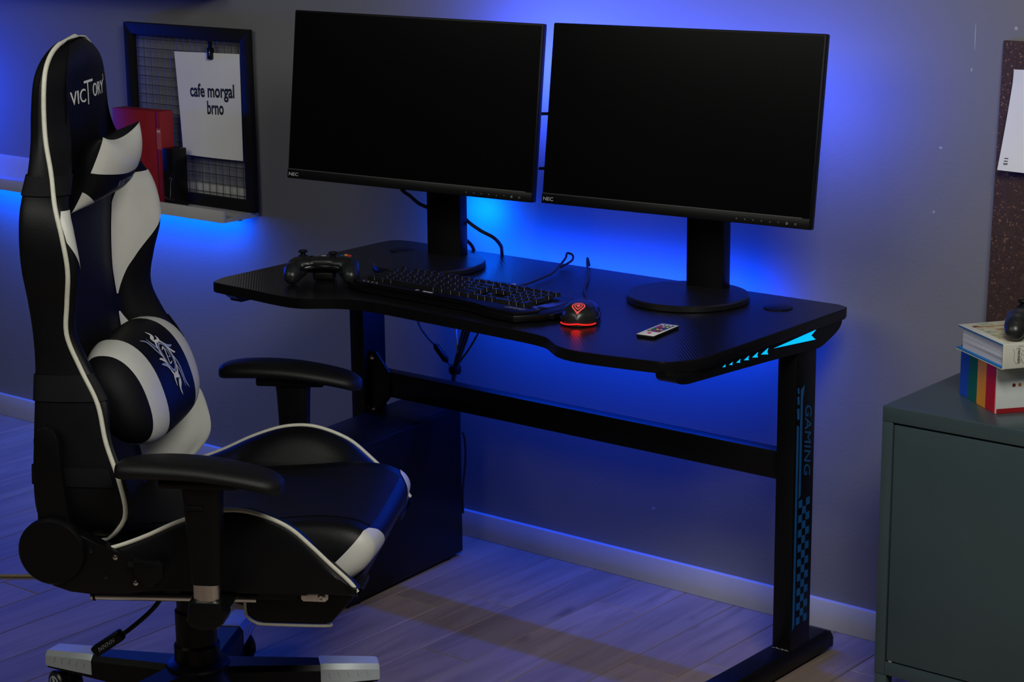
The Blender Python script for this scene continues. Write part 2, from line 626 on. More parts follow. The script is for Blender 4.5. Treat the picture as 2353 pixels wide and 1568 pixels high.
crossbar = obj('crossbar', dshift(bx(0.060, 1.199, -0.258, -0.226, 0.407, 0.468, 0.003)), BLKMETAL, desk)
# LED strip along the rear underside, and its light
obj('led_strip', dshift(bx(0.12, 1.20, -0.114, -0.104, ZT - TH - 0.003, ZT - TH, 0)), LEDSTRIP, desk, None)
area('desk_led_down', (0.64, -0.112, 0.722), (0.64, -0.085, 0.0), 0.86, 0.012, 5.2, LED)
area('desk_led_wall', (0.60, -0.090, 0.725), (0.60, 0.0, 0.69), 0.82, 0.010, 6.5, LED)

# ------------------------------------------------------------------ monitors


def monitor(label, cpos, yaw, tilt, roll, base, marks_seed):
    root = thing('monitor', label, 'monitor', (base[0], base[1], ZT + 0.0003), yaw, 'monitors on the desk')
    inv = (Matrix.Translation((base[0], base[1], ZT)) @ Matrix.Rotation(yaw, 4, 'Z')).inverted()
    ex = Vector((math.cos(yaw), math.sin(yaw), 0))
    nb = Vector((-math.sin(yaw), math.cos(yaw), 0))
    ez = math.cos(tilt) * Vector((0, 0, 1)) + math.sin(tilt) * nb
    ey = ez.cross(ex)
    ex2 = math.cos(roll) * ex + math.sin(roll) * ez
    ez2 = math.cos(roll) * ez - math.sin(roll) * ex
    Mp = inv @ Matrix(((ex2.x, ey.x, ez2.x, cpos[0]), (ex2.y, ey.y, ez2.y, cpos[1]), (ex2.z, ey.z, ez2.z, cpos[2]), (0, 0, 0, 1)))
    W, H = 0.633, 0.379

    def px(bm):
        bmesh.ops.transform(bm, matrix=Mp, verts=bm.verts)
        return bm
    # shell with a sloping back
    bm = bx(-W / 2, W / 2, 0.001, 0.019, -H / 2, H / 2, 0.003)
    back = obj('housing', px(bm), BLKPLAST, root)
    bm = BM()
    grid(bm, lambda u, v: Vector(((u - .5) * 0.5, 0.018 + 0.032 * max(0, 1 - (abs(u - .5) * 2) ** 4) * max(0, 1 - (abs(v - .5) * 2) ** 4), (v - .5) * 0.30)), 14, 12)
    obj('rear_cover', px(bm), BLKPLAST, root)
    scr = obj('screen', px(bx(-W / 2 + 0.004, W / 2 - 0.004, -0.0004, 0.003, -H / 2 + 0.024, H / 2 - 0.004, 0)), SCREEN, root)
    strip = obj('bottom_bezel', px(bx(-W / 2 + 0.0015, W / 2 - 0.0015, -0.002, 0.004, -H / 2 + 0.0005, -H / 2 + 0.0215, 0.0012)), mat('bezel_black', (0.003, 0.003, 0.0033), 0.4, spec=0.25), root)
    obj('bezel_edge', px(bx(-W / 2 + 0.004, W / 2 - 0.018, -0.0026, 0.001, -H / 2 + 0.0205, -H / 2 + 0.0225, 0.0004)), mat('bezel_line', (0.055, 0.055, 0.057), 0.4), strip)
    tm = text_mesh('NEC', 0.0108, 0.0002, 0.0, 1.25, 0, 1.0, 'LEFT')
    map_mesh(tm, lambda a, b, c: Mp @ Vector((-W / 2 + 0.005 + a, -0.0022 - c, -H / 2 + 0.0098 + b)))
    obj('lettering', tm, PRINTG, strip, None)
    for i, ch in enumerate(('=', '=', '<', '>', 'v', '^', 'D', 'O')):
        tm = text_mesh(ch, 0.0062, 0.0001, 0, 1.0)
        xx = W / 2 - 0.162 + i * 0.0187
        map_mesh(tm, lambda a, b, c: Mp @ Vector((xx + a, -0.0022 - c, -H / 2 + 0.0085 + b)))
        obj('button_mark', tm, PRINTG if ch == 'D' else mat('button_print', (0.22, 0.22, 0.23), 0.6), strip, None)
    # neck, hinge, base in the stand's own frame
    neck = obj('neck', bx(-0.044, 0.044, 0.066, 0.100, 0.012, 0.40, 0.003), BLKPLAST, root)
    # hinge between neck and panel
    hp = Mp @ Vector((0, 0.045, 0.0))
    obj('hinge', bx(hp.x - 0.04, hp.x + 0.04, min(hp.y, 0.06), 0.075, hp.z - 0.03, hp.z + 0.03, 0.004), BLKPLAST, root)
    bm = BM()
    lathe(bm, [(0.124, 0.0), (0.128, 0.002), (0.128, 0.011), (0.125, 0.014)], (0, 0, 0.0), 64)
    bs_ = obj('stand_base', bm, mat('satin_black_base', (0.007, 0.007, 0.008), 0.34, var=0.06), root, 30)
    obj('base_groove', bx(-0.106, 0.106, 0.064, 0.0652, 0.0137, 0.0143), BLKGLOSS, bs_)
    return root, Mp


mon_r, MpR = monitor('large black flat monitor standing behind the red-lit mouse and remote', (0.9541, -0.2882, 1.1246), R(3.867), R(8.012), R(0.316), (0.955, -0.243), 1)
mon_l, MpL = monitor('large black flat monitor standing behind the keyboard, nearer the wall shelf', (0.2936, -0.3568, 1.1235), R(10.546), R(6.541), R(-1.047), (0.291, -0.302), 2)
# LED tape stuck to the monitors' backs
for root, Mp, p in ((mon_r, MpR, 3.0), (mon_l, MpL, 3.0)):
    bm = bx(-0.22, 0.22, 0.045, 0.049, -0.003, 0.007)
    bmesh.ops.transform(bm, matrix=Mp, verts=bm.verts)
    obj('led_strip', bm, LEDSTRIP, root, None)
area('monitor_led_right', (0.95, -0.190, 1.14), (0.97, 0, 1.18), 0.50, 0.10, 4.8, LEDM)
area('monitor_led_left', (0.46, -0.200, 1.15), (0.50, 0, 1.24), 0.34, 0.10, 8.5, LEDM)
area('stand_led', (0.20, -0.075, 0.84), (0.19, 0, 0.80), 0.10, 0.02, 1.6, (0.0, 0.11, 1.0))

# two short dark wires bridging the gap between the monitors
for zz, dz in ((1.105, 0.002), (0.985, 0.003)):
    bm = BM()
    tube(bm, catmull([(0.54, -0.215, zz), (0.60, -0.20, zz + dz), (0.66, -0.205, zz), (0.72, -0.215, zz)], 6), 0.0035, 7)
    for v in bm.verts:
        v.co = mon_r.matrix_basis.inverted() @ v.co
    obj('link_wire', bm, CABLE, mon_r)
# monitor cables
bm = BM()
tube(bm, catmull([(0.262, -0.175, 1.00), (0.264, -0.180, 0.93), (0.276, -0.185, 0.885), (0.300, -0.188, 0.847), (0.336, -0.180, 0.822), (0.358, -0.155, 0.802), (0.352, -0.122, 0.778), (0.336, -0.098, 0.758), (0.328, -0.087, 0.735)], 8), 0.0042, 8)
tag(obj('monitor_cable', bm, CABLE), 'thick black cable curving down from behind the keyboard-side monitor to the desk rear', 'cable')
bm = BM()
tube(bm, catmull([(0.154, -0.245, 0.935), (0.160, -0.242, 0.905), (0.180, -0.238, 0.892), (0.201, -0.232, 0.876), (0.222, -0.215, 0.862), (0.238, -0.165, 0.825), (0.238, -0.122, 0.785), (0.244, -0.098, 0.762), (0.246, -0.086, 0.735)], 8), 0.0042, 8)
pc_ = obj('monitor_cable', bm, CABLE)
tag(pc_, 'black monitor cable with a plug running behind the neck of the keyboard-side monitor', 'cable')
bm = BM()
tube(bm, [(0.150, -0.246, 0.945), (0.155, -0.244, 0.925), (0.163, -0.241, 0.902)], [0.010, 0.010, 0.006], 10)
obj('plug', bm, BLKPLAST, pc_)

# ------------------------------------------------------------------ keyboard
KBO = Vector((0.575, -0.517, ZT))
kb = thing('keyboard', 'black full-size gaming keyboard lying on the desk in front of a monitor', 'keyboard', KBO, R(-2.2))
kb.scale = (1.04, 1.0, 1.0)
body = [(-0.262, -0.050), (-0.255, -0.078), (-0.215, -0.092), (-0.19, -0.085), (0.10, -0.085), (0.155, -0.108), (0.225, -0.108), (0.262, -0.06), (0.262, 0.062), (0.235, 0.088), (0.13, 0.088), (0.118, 0.098), (-0.06, 0.098), (-0.09, 0.080), (-0.235, 0.076), (-0.262, 0.05)]
kbody = obj('case', prism(BM(), body, 'z', 0.003, 0.017, 0.003), BLKPLAST, kb)
obj('wrist_rest', prism(BM(), [(-0.245, -0.052), (0.245, -0.052), (0.225, -0.100), (0.158, -0.100), (0.102, -0.080), (-0.192, -0.080), (-0.213, -0.086), (-0.243, -0.074)], 'z', 0.016, 0.0215, 0.002), BLKPLAST, kb)
obj('key_bed', bx(-0.236, 0.236, -0.050, 0.072, 0.014, 0.0185, 0.001), BLKGLOSS, kb)
obj('rear_ridge', prism(BM(), [(0.02, 0.078), (0.125, 0.078), (0.112, 0.094), (0.02, 0.094)], 'z', 0.016, 0.026, 0.002), BLKPLAST, kb)
for s in (-1, 1):
    obj('side_wing', prism(BM(), [(s * 0.25, -0.05), (s * 0.272, -0.042), (s * 0.275, 0.02), (s * 0.262, 0.055), (s * 0.25, 0.05)], 'z', 0.004, 0.015, 0.002), BLKPLAST, kb)
for s in (-1, 1):
    for i in range(4):
        obj('vent_slit', prism(BM(), [(s * (0.222 - i * 0.012), -0.064), (s * (0.216 - i * 0.012), -0.064), (s * (0.208 - i * 0.012), -0.074), (s * (0.214 - i * 0.012), -0.074)], 'z', 0.0212, 0.0219), PRINTD, kb, None)
for xx in (-0.2, 0.2):
    for yy in (-0.07, 0.07):
        obj('rubber_foot', bx(xx - 0.012, xx + 0.012, yy - 0.005, yy + 0.005, 0.0, 0.004), BLKPLAST, kb)
U = 0.0190
KEYM = mat('key_cap', (0.006, 0.006, 0.007), 0.38, var=0.1, scale=60)
key_meshes = {}


def key(u0, row, w=1.0, h=1.0):
    k = (round(w, 2), h)
    if k not in key_meshes:
        g = 0.0013
        a, b_ = w * U - 2 * g, h * U - 2 * g
        bm = BM()
        t = 0.0022
        lo = [(0, 0), (a, 0), (a, b_), (0, b_)]
        hi = [(t, t * 0.8), (a - t, t * 0.8), (a - t, b_ - t), (t, b_ - t)]
        A = [bm.verts.new((x_, y_, 0)) for x_, y_ in lo]
        B = [bm.verts.new((x_, y_, 0.0085)) for x_, y_ in hi]
        bm.faces.new(A[::-1])
        bm.faces.new(B)
        for i in range(4):
            bm.faces.new((A[i], A[(i + 1) % 4], B[(i + 1) % 4], B[i]))
        bmesh.ops.bevel(bm, geom=[e for e in bm.edges if e.verts[0].co.z > .004 or e.verts[1].co.z > .004], offset=0.0006, segments=1, affect='EDGES')
        me = bpy.data.meshes.new('key')
        bm.to_mesh(me)
        bm.free()
        me.materials.append(KEYM)
        key_meshes[k] = me
    o = bpy.data.objects.new('key', key_meshes[k])
    COL.objects.link(o)
    o.parent = kb
    o.location = (-0.2295 + u0 * U + 0.0013, -0.0475 + row * 0.0192 + 0.0013, 0.0185 + row * 0.0008)


rows = {
    5.25: [(0, 1)] + [(2 + i, 1) for i in range(4)] + [(6.5 + i, 1) for i in range(4)] + [(11 + i, 1) for i in range(4)] + [(15.35 + i, 1) for i in range(3)] + [(18.7 + i, 1) for i in range(4)],
    4: [(i, 1) for i in range(13)] + [(13, 2)] + [(15.35 + i, 1) for i in range(3)] + [(18.7 + i, 1) for i in range(4)],
    3: [(0, 1.5)] + [(1.5 + i, 1) for i in range(12)] + [(13.5, 1.5)] + [(15.35 + i, 1) for i in range(3)] + [(18.7 + i, 1) for i in range(3)],
    2: [(0, 1.75)] + [(1.75 + i, 1) for i in range(11)] + [(12.75, 2.25)] + [(18.7 + i, 1) for i in range(3)],
    1: [(0, 2.25)] + [(2.25 + i, 1) for i in range(10)] + [(12.25, 2.75)] + [(16.35, 1)] + [(18.7 + i, 1) for i in range(3)],
    0: [(0, 1.25), (1.25, 1.25), (2.5, 1.25), (3.75, 6.25), (10, 1.25), (11.25, 1.25), (12.5, 1.25), (13.75, 1.25)] + [(15.35 + i, 1) for i in range(3)] + [(18.7, 2), (20.7, 1)],
}
for rw, ks in rows.items():
    for u0, w in ks:
        key(u0, rw, w)
key(21.7, 2, 1, 2)
key(21.7, 0, 1, 2)
tm = text_mesh('GENESIS', 0.0072, 0.0002, 0.0001, 1.0, 0.2)
map_mesh(tm, lambda a, b, c: Vector((-0.038 + a, -0.067 + b, 0.0216 + c)))
obj('lettering', tm, THREADW, kb, None)


def shield(fn, s, thick):
    """small drop-shaped emblem with concentric rings, as separate rings"""
    res = []
    for k0, k1 in ((1.0, 0.80), (0.62, 0.46), (0.28, 0.0)):
        bm = BM()
        n = 26
        def pt(a, k):
            rr = s * k
            x_, y_ = rr * math.cos(a), rr * math.sin(a) * 0.9
            if y_ < 0:
                y_ *= 1.0 + 0.75 * (1 - abs(math.cos(a)))
            return fn(x_, y_, thick)
        if k1 > 0:
            O_ = [bm.verts.new(pt(2 * math.pi * i / n, k0)) for i in range(n)]
            I_ = [bm.verts.new(pt(2 * math.pi * i / n, k1)) for i in range(n)]
            for i in range(n):
                bm.faces.new((O_[i], O_[(i + 1) % n], I_[(i + 1) % n], I_[i]))
        else:
            bm.faces.new([bm.verts.new(pt(2 * math.pi * i / n, k0)) for i in range(n)])
        res.append(bm)
    return res


for bm in shield(lambda a, b, t: Vector((-0.066 + a, -0.0665 + b, 0.0217 + t)), 0.0042, 0.0002):
    obj('emblem', bm, THREADW, kb, None)
for bm in shield(lambda a, b, t: Vector((0.062 + a, 0.086 + b, 0.0262 + t)), 0.006, 0.0002):
    obj('emblem', bm, THREADW, kb, None)
bm = BM()
tube(bm, catmull([(0.60, -0.425, 0.762), (0.607, -0.36, 0.757), (0.595, -0.28, 0.757), (0.583, -0.225, 0.758), (0.56, -0.17, 0.762), (0.535, -0.115, 0.768), (0.515, -0.082, 0.772), (0.527, -0.078, 0.768), (0.545, -0.105, 0.762), (0.548, -0.15, 0.7545)], 8), 0.0026, 8)
tag(obj('keyboard_cable', bm, CABLE), 'thin black cable looping from the keyboard over the rear edge of the desk', 'cable')

# ------------------------------------------------------------------ mouse
MOY = Vector((0.889, -0.522, ZT))
ms = thing('mouse', 'black computer mouse with red glowing emblem and red light strip', 'mouse', MOY, R(30))
ms.scale = (1.14, 1.12, 1.0)
L_ = 0.063


def msec(t):
    # t in [-1 (rear), 1 (front)]
    w = 0.034 * (1 - abs(t) ** 3.2 * 0.55) - 0.004 * math.exp(-((t - 0.15) / 0.35) ** 2)
    h = 0.039 * max(0.0, 1 - ((t + 0.22) / 1.32) ** 2) ** 0.75 + 0.002
    return w, h


def msurf(u, v):
    t = -1 + 2 * v
    e = max(0.0, 1 - abs(t) ** 7) ** 0.5
    w, h = msec(t)
    w *= max(0.02, e)
    a = math.pi * u
    ca, sa = math.cos(a), math.sin(a)
    return Vector((w * ca * (1 + 0.20 * sa * sa), t * L_, 0.0015 + h * (max(sa, 0.0) ** 0.8) * (0.45 + 0.55 * e)))


bm = BM()
V = grid(bm, msurf, 28, 36)
bmesh.ops.holes_fill(bm, edges=[e for e in bm.edges if e.is_boundary])
obj('shell', bm, mat('soft_black', (0.012, 0.012, 0.013), 0.33, var=0.05), ms, 60)
# buttons seam, wheel
bm = BM()
lathe(bm, [(0.006, -0.004), (0.0105, -0.003), (0.0105, 0.003), (0.006, 0.004)], (0, 0.036, 0.0255), 20, 'x')
obj('scroll_wheel', bm, BLKGLOSS, ms)
bm = BM()
tube(bm, [msurf(0.5, v) + Vector((0, 0, 0.0003)) for v in np.linspace(0.55, 0.97, 16)], 0.0005, 5)
obj('button_seam', bm, BLKGLOSS, ms)
for s in (0.06, 0.94):
    bm = BM()
    tube(bm, [msurf(s, v) for v in np.linspace(0.2, 0.7, 14)], 0.0022, 6)
    obj('side_grip', bm, BLKGLOSS, ms)
bm = BM()
path = []
for i in range(25):
    a = math.pi * (1.12 + 0.76 * i / 24)
    path.append(Vector((0.0325 * math.cos(a) , -0.0355 + 0.0285 * math.sin(a), 0.0075 + 0.0025 * abs(math.sin(2 * (a - math.pi))) * -1)))
tube(bm, path, 0.0016, 6)
obj('light_strip', bm, REDLED, ms)


def mtop(a, b, t):
    v = (b * 1.25 - 0.041 + L_) / (2 * L_)
    w, h = msec(-1 + 2 * v)
    u = 0.5 - a / (w * math.pi) * 1.05
    p = msurf(u, v)
    return p + Vector((0, -0.0004, 0.0007 + t))


for bm in shield(mtop, 0.0100, 0.0):
    obj('emblem', bm, REDLOGO, ms, None)
ml = bpy.data.lights.new('mouse_glow', 'POINT')
ml.energy = 0.006
ml.color = (1.0, 0.01, 0.01)
ml.shadow_soft_size = 0.01
mo_ = bpy.data.objects.new('mouse_glow', ml)
link(mo_, ms)
mo_.location = (0.0, -0.078, 0.006)
bm = BM()
tube(bm, catmull([(0.838, -0.442, 0.764), (0.815, -0.405, 0.758), (0.775, -0.355, 0.755), (0.735, -0.31, 0.7545), (0.705, -0.265, 0.7545), (0.66, -0.195, 0.756), (0.612, -0.135, 0.762), (0.587, -0.102, 0.770), (0.578, -0.088, 0.767), (0.576, -0.08, 0.750)], 8), 0.0027, 8)
tag(obj('mouse_cable', bm, CABLE), 'thin braided black cable running from the mouse to the rear desk edge', 'cable')

# ------------------------------------------------------------------ remote
rm = thing('remote_control', 'small white remote control with coloured round buttons on the desk', 'remote', (1.077, -0.525, ZT), R(6.5))
obj('casing', bx(-0.0195, 0.0195, -0.0515, 0.0515, 0.0, 0.0062, 0.002), BLKPLAST, rm)
obj('face_plate', bx(-0.0188, 0.0188, -0.0508, 0.0508, 0.006, 0.0068, 0.0003), mat('white_plastic', (0.75, 0.75, 0.74), 0.5), rm)
obj('label_panel', bx(-0.0135, 0.0135, -0.020, 0.043, 0.0066, 0.0072), mat('navy_print', (0.012, 0.02, 0.06), 0.5), rm)
bcol = [(0.6, 0.02, 0.03), (0.02, 0.25, 0.05), (0.03, 0.08, 0.5), (0.6, 0.55, 0.02), (0.6, 0.25, 0.02), (0.4, 0.42, 0.45), (0.3, 0.05, 0.4), (0.05, 0.4, 0.45)]
for i in range(5):
    for j in range(3):
        c = bcol[(i * 3 + j * 2) % 8] if i > 1 else ((0.55, 0.05, 0.08), (0.5, 0.52, 0.55), (0.5, 0.5, 0.04))[j] if i == 1 else (0.5, 0.52, 0.55)
        bm = BM()
        lathe(bm, [(0.0034, 0), (0.0034, 0.0008), (0.0026, 0.0012)], (-0.0085 + j * 0.0085, -0.0135 + (4 - i) * 0.0125, 0.0071), 12)
        obj('button', bm, mat('remote_button_%d_%d_%d' % tuple(int(99 * q) for q in c), c, 0.5), rm)
bm = BM()
lathe(bm, [(0.0042, 0), (0.0042, 0.0008), (0.003, 0.0012)], (0.0, -0.034, 0.0066), 14)
obj('power_button', bm, mat('remote_red', (0.6, 0.02, 0.03), 0.5), rm)

# ------------------------------------------------------------------ game controllers


def controller(name, label, loc, rz, tilt=0.0, colours=True):
    c = thing(name, label, 'controller', loc, rz)
    e = [((0, 0.004, 0.037), (0.060, 0.036, 0.0165), (R(-16), 0, 0)), ((0, 0.014, 0.029), (0.056, 0.028, 0.017), (0, 0, 0))]
    for s in (-1, 1):
        e += [((s * 0.040, 0.000, 0.036), (0.036, 0.036, 0.0190), (R(-10), 0, 0)),
              ((s * 0.056, -0.016, 0.031), (0.0245, 0.032, 0.0225), (R(18), 0, 0)),
              ((s * 0.0625, -0.034, 0.0245), (0.0210, 0.027, 0.0225), (R(32), 0, s * R(4))),
              ((s * 0.0640, -0.043, 0.0195), (0.0185, 0.020, 0.0195), (R(30), 0, s * R(4))),
              ((s * 0.045, 0.034, 0.026), (0.021, 0.013, 0.012), (0, 0, 0))]
    blob('shell', e, 0.0022, c, mat('matte_black_shell', (0.012, 0.013, 0.014), 0.36, var=0.06))
    obj('battery_pack', bx(-0.024, 0.024, -0.012, 0.028, 0.0015, 0.022, 0.006, 3), BLKPLAST, c)
    # glossy arch between the grips
    bm = BM()
    tube(bm, catmull([(-0.052, -0.042, 0.031), (-0.038, -0.033, 0.034), (-0.018, -0.0275, 0.036), (0.0, -0.0262, 0.0365), (0.018, -0.0275, 0.036), (0.038, -0.033, 0.034), (0.052, -0.042, 0.031)], 6), 0.0062, 10)
    obj('gloss_trim', bm, BLKGLOSS, c, 60)
    for sx_, sy_ in ((-0.047, 0.012), (0.022, -0.008)):
        bm = BM()
        lathe(bm, [(0.0125, 0.0455), (0.0118, 0.0520), (0.0105, 0.0535)], (sx_, sy_, 0), 24)
        st = obj('stick_collar', bm, BLKPLAST, c)
        bm = BM()
        lathe(bm, [(0.006, 0.0515), (0.0055, 0.0595), (0.0098, 0.0610), (0.0102, 0.0635), (0.0092, 0.0650), (0.006, 0.0643)], (sx_, sy_, 0), 24)
        obj('thumb_stick', bm, BLKPLAST, st)
    bm = BM()
    lathe(bm, [(0.0165, 0.0445), (0.0160, 0.0517), (0.0135, 0.0523), (0.011, 0.0510)], (-0.026, -0.006, 0), 24)
    dp = obj('pad_disc', bm, BLKGLOSS, c)
    bm = BM()
    box(bm, -0.037, -0.015, -0.0095, -0.0025, 0.0505, 0.0547, 0.001)
    box(bm, -0.0295, -0.0225, -0.017, 0.005, 0.0505, 0.0547, 0.001)
    obj('direction_cross', bm, BLKPLAST, dp)
    bm = BM()
    lathe(bm, [(0.0065, 0.0475), (0.0065, 0.0533), (0.005, 0.0543)], (0.0, 0.006, 0), 20)
    obj('guide_button', bm, mat('guide_white', (0.75, 0.76, 0.78), 0.2), c)
    if colours:
        for (a, b_, col) in ((-0.0085, 0, (0.02, 0.08, 0.5)), (0.0085, 0, (0.55, 0.03, 0.02)), (0, -0.0085, (0.16, 0.30, 0.02)), (0, 0.0085, (0.65, 0.22, 0.02))):
            bm = BM()
            lathe(bm, [(0.0046, 0.0465), (0.0046, 0.0533), (0.0036, 0.0547), (0.001, 0.0551)], (0.047 + a, 0.010 + b_, 0), 16)
            obj('face_button', bm, mat('pad_%d%d' % (int(a * 1e4), int(b_ * 1e4)), col, 0.25), c)
    else:
        for (a, b_) in ((-0.008, 0), (0.008, 0), (0, -0.008), (0, 0.008)):
            bm = BM()
            lathe(bm, [(0.0046, 0.0465), (0.0046, 0.0533), (0.0036, 0.0547)], (0.047 + a, 0.010 + b_, 0), 16)
            obj('face_button', bm, BLKPLAST, c)
    for s in (-1, 1):
        obj('trigger', bx(s * 0.045 - 0.013, s * 0.045 + 0.013, 0.038, 0.050, 0.014, 0.028, 0.004, 3), BLKPLAST, c)
    return c


controller('game_controller', 'black game controller with coloured buttons on the desk corner beside the keyboard', (0.205, -0.552, ZT), R(36))

# ------------------------------------------------------------------ computer tower
pcx0, pcx1 = -0.0855, 0.0855
PCH = 0.372
pc = thing('computer_tower', 'black computer tower standing on the floor under the desk behind the chair', 'computer', (0.166, -0.36, 0.0), R(5))
obj('case', bx(pcx0, pcx1, -0.205, 0.222, 0.012, PCH, 0.004), BLKMETAL, pc)
obj('front_panel', bx(pcx0 - 0.001, pcx1 + 0.001, -0.222, -0.205, 0.012, PCH + 0.001, 0.005), BLKPLAST, pc)
obj('side_panel', bx(pcx1 - 0.001, pcx1 + 0.0018, -0.19, 0.212, 0.03, PCH - 0.016, 0.0008), BLKMETAL, pc)
obj('top_panel', bx(pcx0 + 0.012, pcx1 - 0.012, -0.18, 0.19, PCH - 0.001, PCH + 0.0018, 0.0008), BLKPLAST, pc)
for sx_ in (-0.06, 0.06):
    for sy_ in (-0.17, 0.18):
        bm = BM()
        cyl(bm, (sx_, sy_, 0), 'z', 0.014, 0, 0.013, 16)
        obj('foot', bm, BLKPLAST, pc)
bm = BM()
tube(bm, catmull([(0.07, 0.222, 0.30), (0.075, 0.245, 0.30), (0.078, 0.248, 0.24), (0.074, 0.24, 0.16), (0.07, 0.245, 0.10)], 6), 0.003, 6)
obj('rear_cable', bm, CABLE, pc)

# ------------------------------------------------------------------ cable bundle under the desk
cb = thing('cable_bundle', 'bundle of black cables tied together hanging under the desk', 'cable', (0.24, -0.135, 0.40))
CO = Vector((0.24, -0.135, 0.40))


def cab(pts, r_, m, nm='cable', par=cb):
    bm = BM()
    tube(bm, [p - CO for p in catmull(pts, 8)], r_, 7)
    return obj(nm, bm, m, par)


cab([(0.300, -0.15, 0.726), (0.285, -0.15, 0.62), (0.262, -0.15, 0.55), (0.236, -0.15, 0.485), (0.225, -0.15, 0.44), (0.222, -0.15, 0.385)], 0.006, CABLE)
cab([(0.290, -0.145, 0.726), (0.272, -0.145, 0.62), (0.250, -0.145, 0.55), (0.230, -0.145, 0.485), (0.220, -0.145, 0.44), (0.216, -0.145, 0.385)], 0.005, CABLE)
cab([(0.310, -0.155, 0.726), (0.296, -0.155, 0.62), (0.272, -0.155, 0.55), (0.243, -0.155, 0.485), (0.230, -0.155, 0.44), (0.228, -0.155, 0.385)], 0.004, CABLE)
cab([(0.100, -0.15, 0.726), (0.108, -0.15, 0.62), (0.120, -0.15, 0.565), (0.148, -0.15, 0.535), (0.172, -0.15, 0.518), (0.205, -0.15, 0.488), (0.224, -0.15, 0.47)], 0.0026, CABLE)
bm = BM()
tube(bm, [Vector(p) - CO for p in ((0.168, -0.15, 0.522), (0.174, -0.15, 0.517), (0.202, -0.15, 0.490), (0.208, -0.15, 0.485))], [0.004, 0.008, 0.008, 0.004], 10)
obj('adapter', bm, BLKPLAST, cb)
cab([(0.345, -0.15, 0.726), (0.330, -0.15, 0.62), (0.302, -0.15, 0.565), (0.275, -0.15, 0.525), (0.250, -0.15, 0.495), (0.236, -0.15, 0.475)], 0.0024, CABLE)
cab([(0.250, -0.148, 0.726), (0.238, -0.148, 0.62), (0.234, -0.148, 0.57), (0.236, -0.148, 0.535), (0.240, -0.148, 0.50)], 0.003, mat('blue_white_cable', (0.8, 0.85, 0.9), 0.5), 'pale_cable')
bm = BM()
lathe(bm, [(0.013, -0.010), (0.015, -0.006), (0.015, 0.006), (0.013, 0.010)], Vector((0.231, -0.15, 0.470)) - CO, 16)
obj('cable_tie', bm, BLKPLAST, cb)

# pale cord on the floor behind the chair
bm = BM()
tube(bm, catmull([(-1.10, -1.32, 0.004), (-0.75, -1.07, 0.004), (-0.54, -0.915, 0.004), (-0.44, -0.838, 0.004), (-0.36, -0.765, 0.004), (-0.25, -0.62, 0.004)], 8), 0.004, 8)
tag(obj('floor_cord', bm, mat('beige_cord', (0.35, 0.27, 0.12), 0.6)), 'thin beige cord lying on the wooden floor behind the chair', 'cord')

# ------------------------------------------------------------------ picture ledge with LED strip
SH = Vector((-1.2, 0, 0.731))
shelf = thing('picture_ledge', 'long narrow white picture ledge on the wall with blue light below', 'shelf', SH)


def sx(bm):
    for v in bm.verts:
        v.co -= SH
    return bm


SX0, SX1 = -2.35, -0.571
obj('bottom_board', sx(prism(BM(), [(-0.116, 0.731), (-0.116, 0.741), (-0.082, 0.741), (-0.076, 0.745), (-0.012, 0.745), (-0.012, 0.731)], 'x', SX0, SX1)), SHELFW, shelf)
obj('front_lip', sx(bx(SX0, SX1, -0.127, -0.116, 0.731, 0.762, 0.0008)), SHELFW, shelf)
obj('back_plate', sx(bx(SX0, SX1, -0.012, 0.0, 0.731, 0.806, 0.0008)), SHELFW, shelf)
bm = BM()
box(bm, -0.62, -0.585, -0.056, -0.046, 0.7255, 0.731)
clip = obj('strip_clip', sx(bm), BLKPLAST, shelf)
bm = BM()
pts = catmull([(-2.3, -0.10, 0.722), (-1.9, -0.105, 0.716), (-1.72, -0.118, 0.716), (-1.66, -0.122, 0.7225), (-1.635, -0.118, 0.7285), (-1.55, -0.06, 0.729), (-1.2, -0.05, 0.729), (-0.63, -0.05, 0.729)], 8)
for a, b_ in zip(pts, pts[1:]):
    vs = [bm.verts.new(Vector(q) - SH) for q in (a + Vector((0, -0.004, 0)), b_ + Vector((0, -0.004, 0)), b_ + Vector((0, 0.004, 0)), a + Vector((0, 0.004, 0)))]
    bm.faces.new(vs)
bmesh.ops.remove_doubles(bm, verts=bm.verts, dist=0.0001)
solid(bm, 0.0015)
obj('led_strip', bm, LEDSTRIP, shelf)
area('ledge_led', (-1.18, -0.050, 0.7245), (-1.18, 0.0, 0.60), 1.12, 0.01, 9.0, (0.0, 0.085, 1.0))
# blue light from the strip at the shelf's far end, left of the frame
area('ledge_end_led', (-2.02, -0.16, 0.98), (-1.75, 0.0, 0.92), 0.25, 0.05, 8.0, LED)

# upper ledge: only its underside edge reaches the frame
uo = thing('upper_ledge', 'dark underside of an upper wall ledge at the top left corner', 'shelf', (-1.3, 0, 1.312))
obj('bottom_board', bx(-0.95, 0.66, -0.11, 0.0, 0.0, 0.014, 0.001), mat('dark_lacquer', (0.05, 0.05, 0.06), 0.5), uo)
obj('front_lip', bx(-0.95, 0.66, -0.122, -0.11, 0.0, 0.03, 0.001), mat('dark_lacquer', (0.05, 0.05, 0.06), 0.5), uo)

# ------------------------------------------------------------------ grid memo board on the ledge
GX0, GX1, GZ0, GZ1 = -1.036, -0.555, 0.7455, 1.2205
GY0, GY1 = -0.031, -0.0135
gb = thing('memo_board', 'black framed wire grid memo board standing on the white ledge', 'memo board', ((GX0 + GX1) / 2, -0.02, GZ0))
GO = Vector(((GX0 + GX1) / 2, -0.02, GZ0))


def gx(bm):
    for v in bm.verts:
        v.co -= GO
    return bm


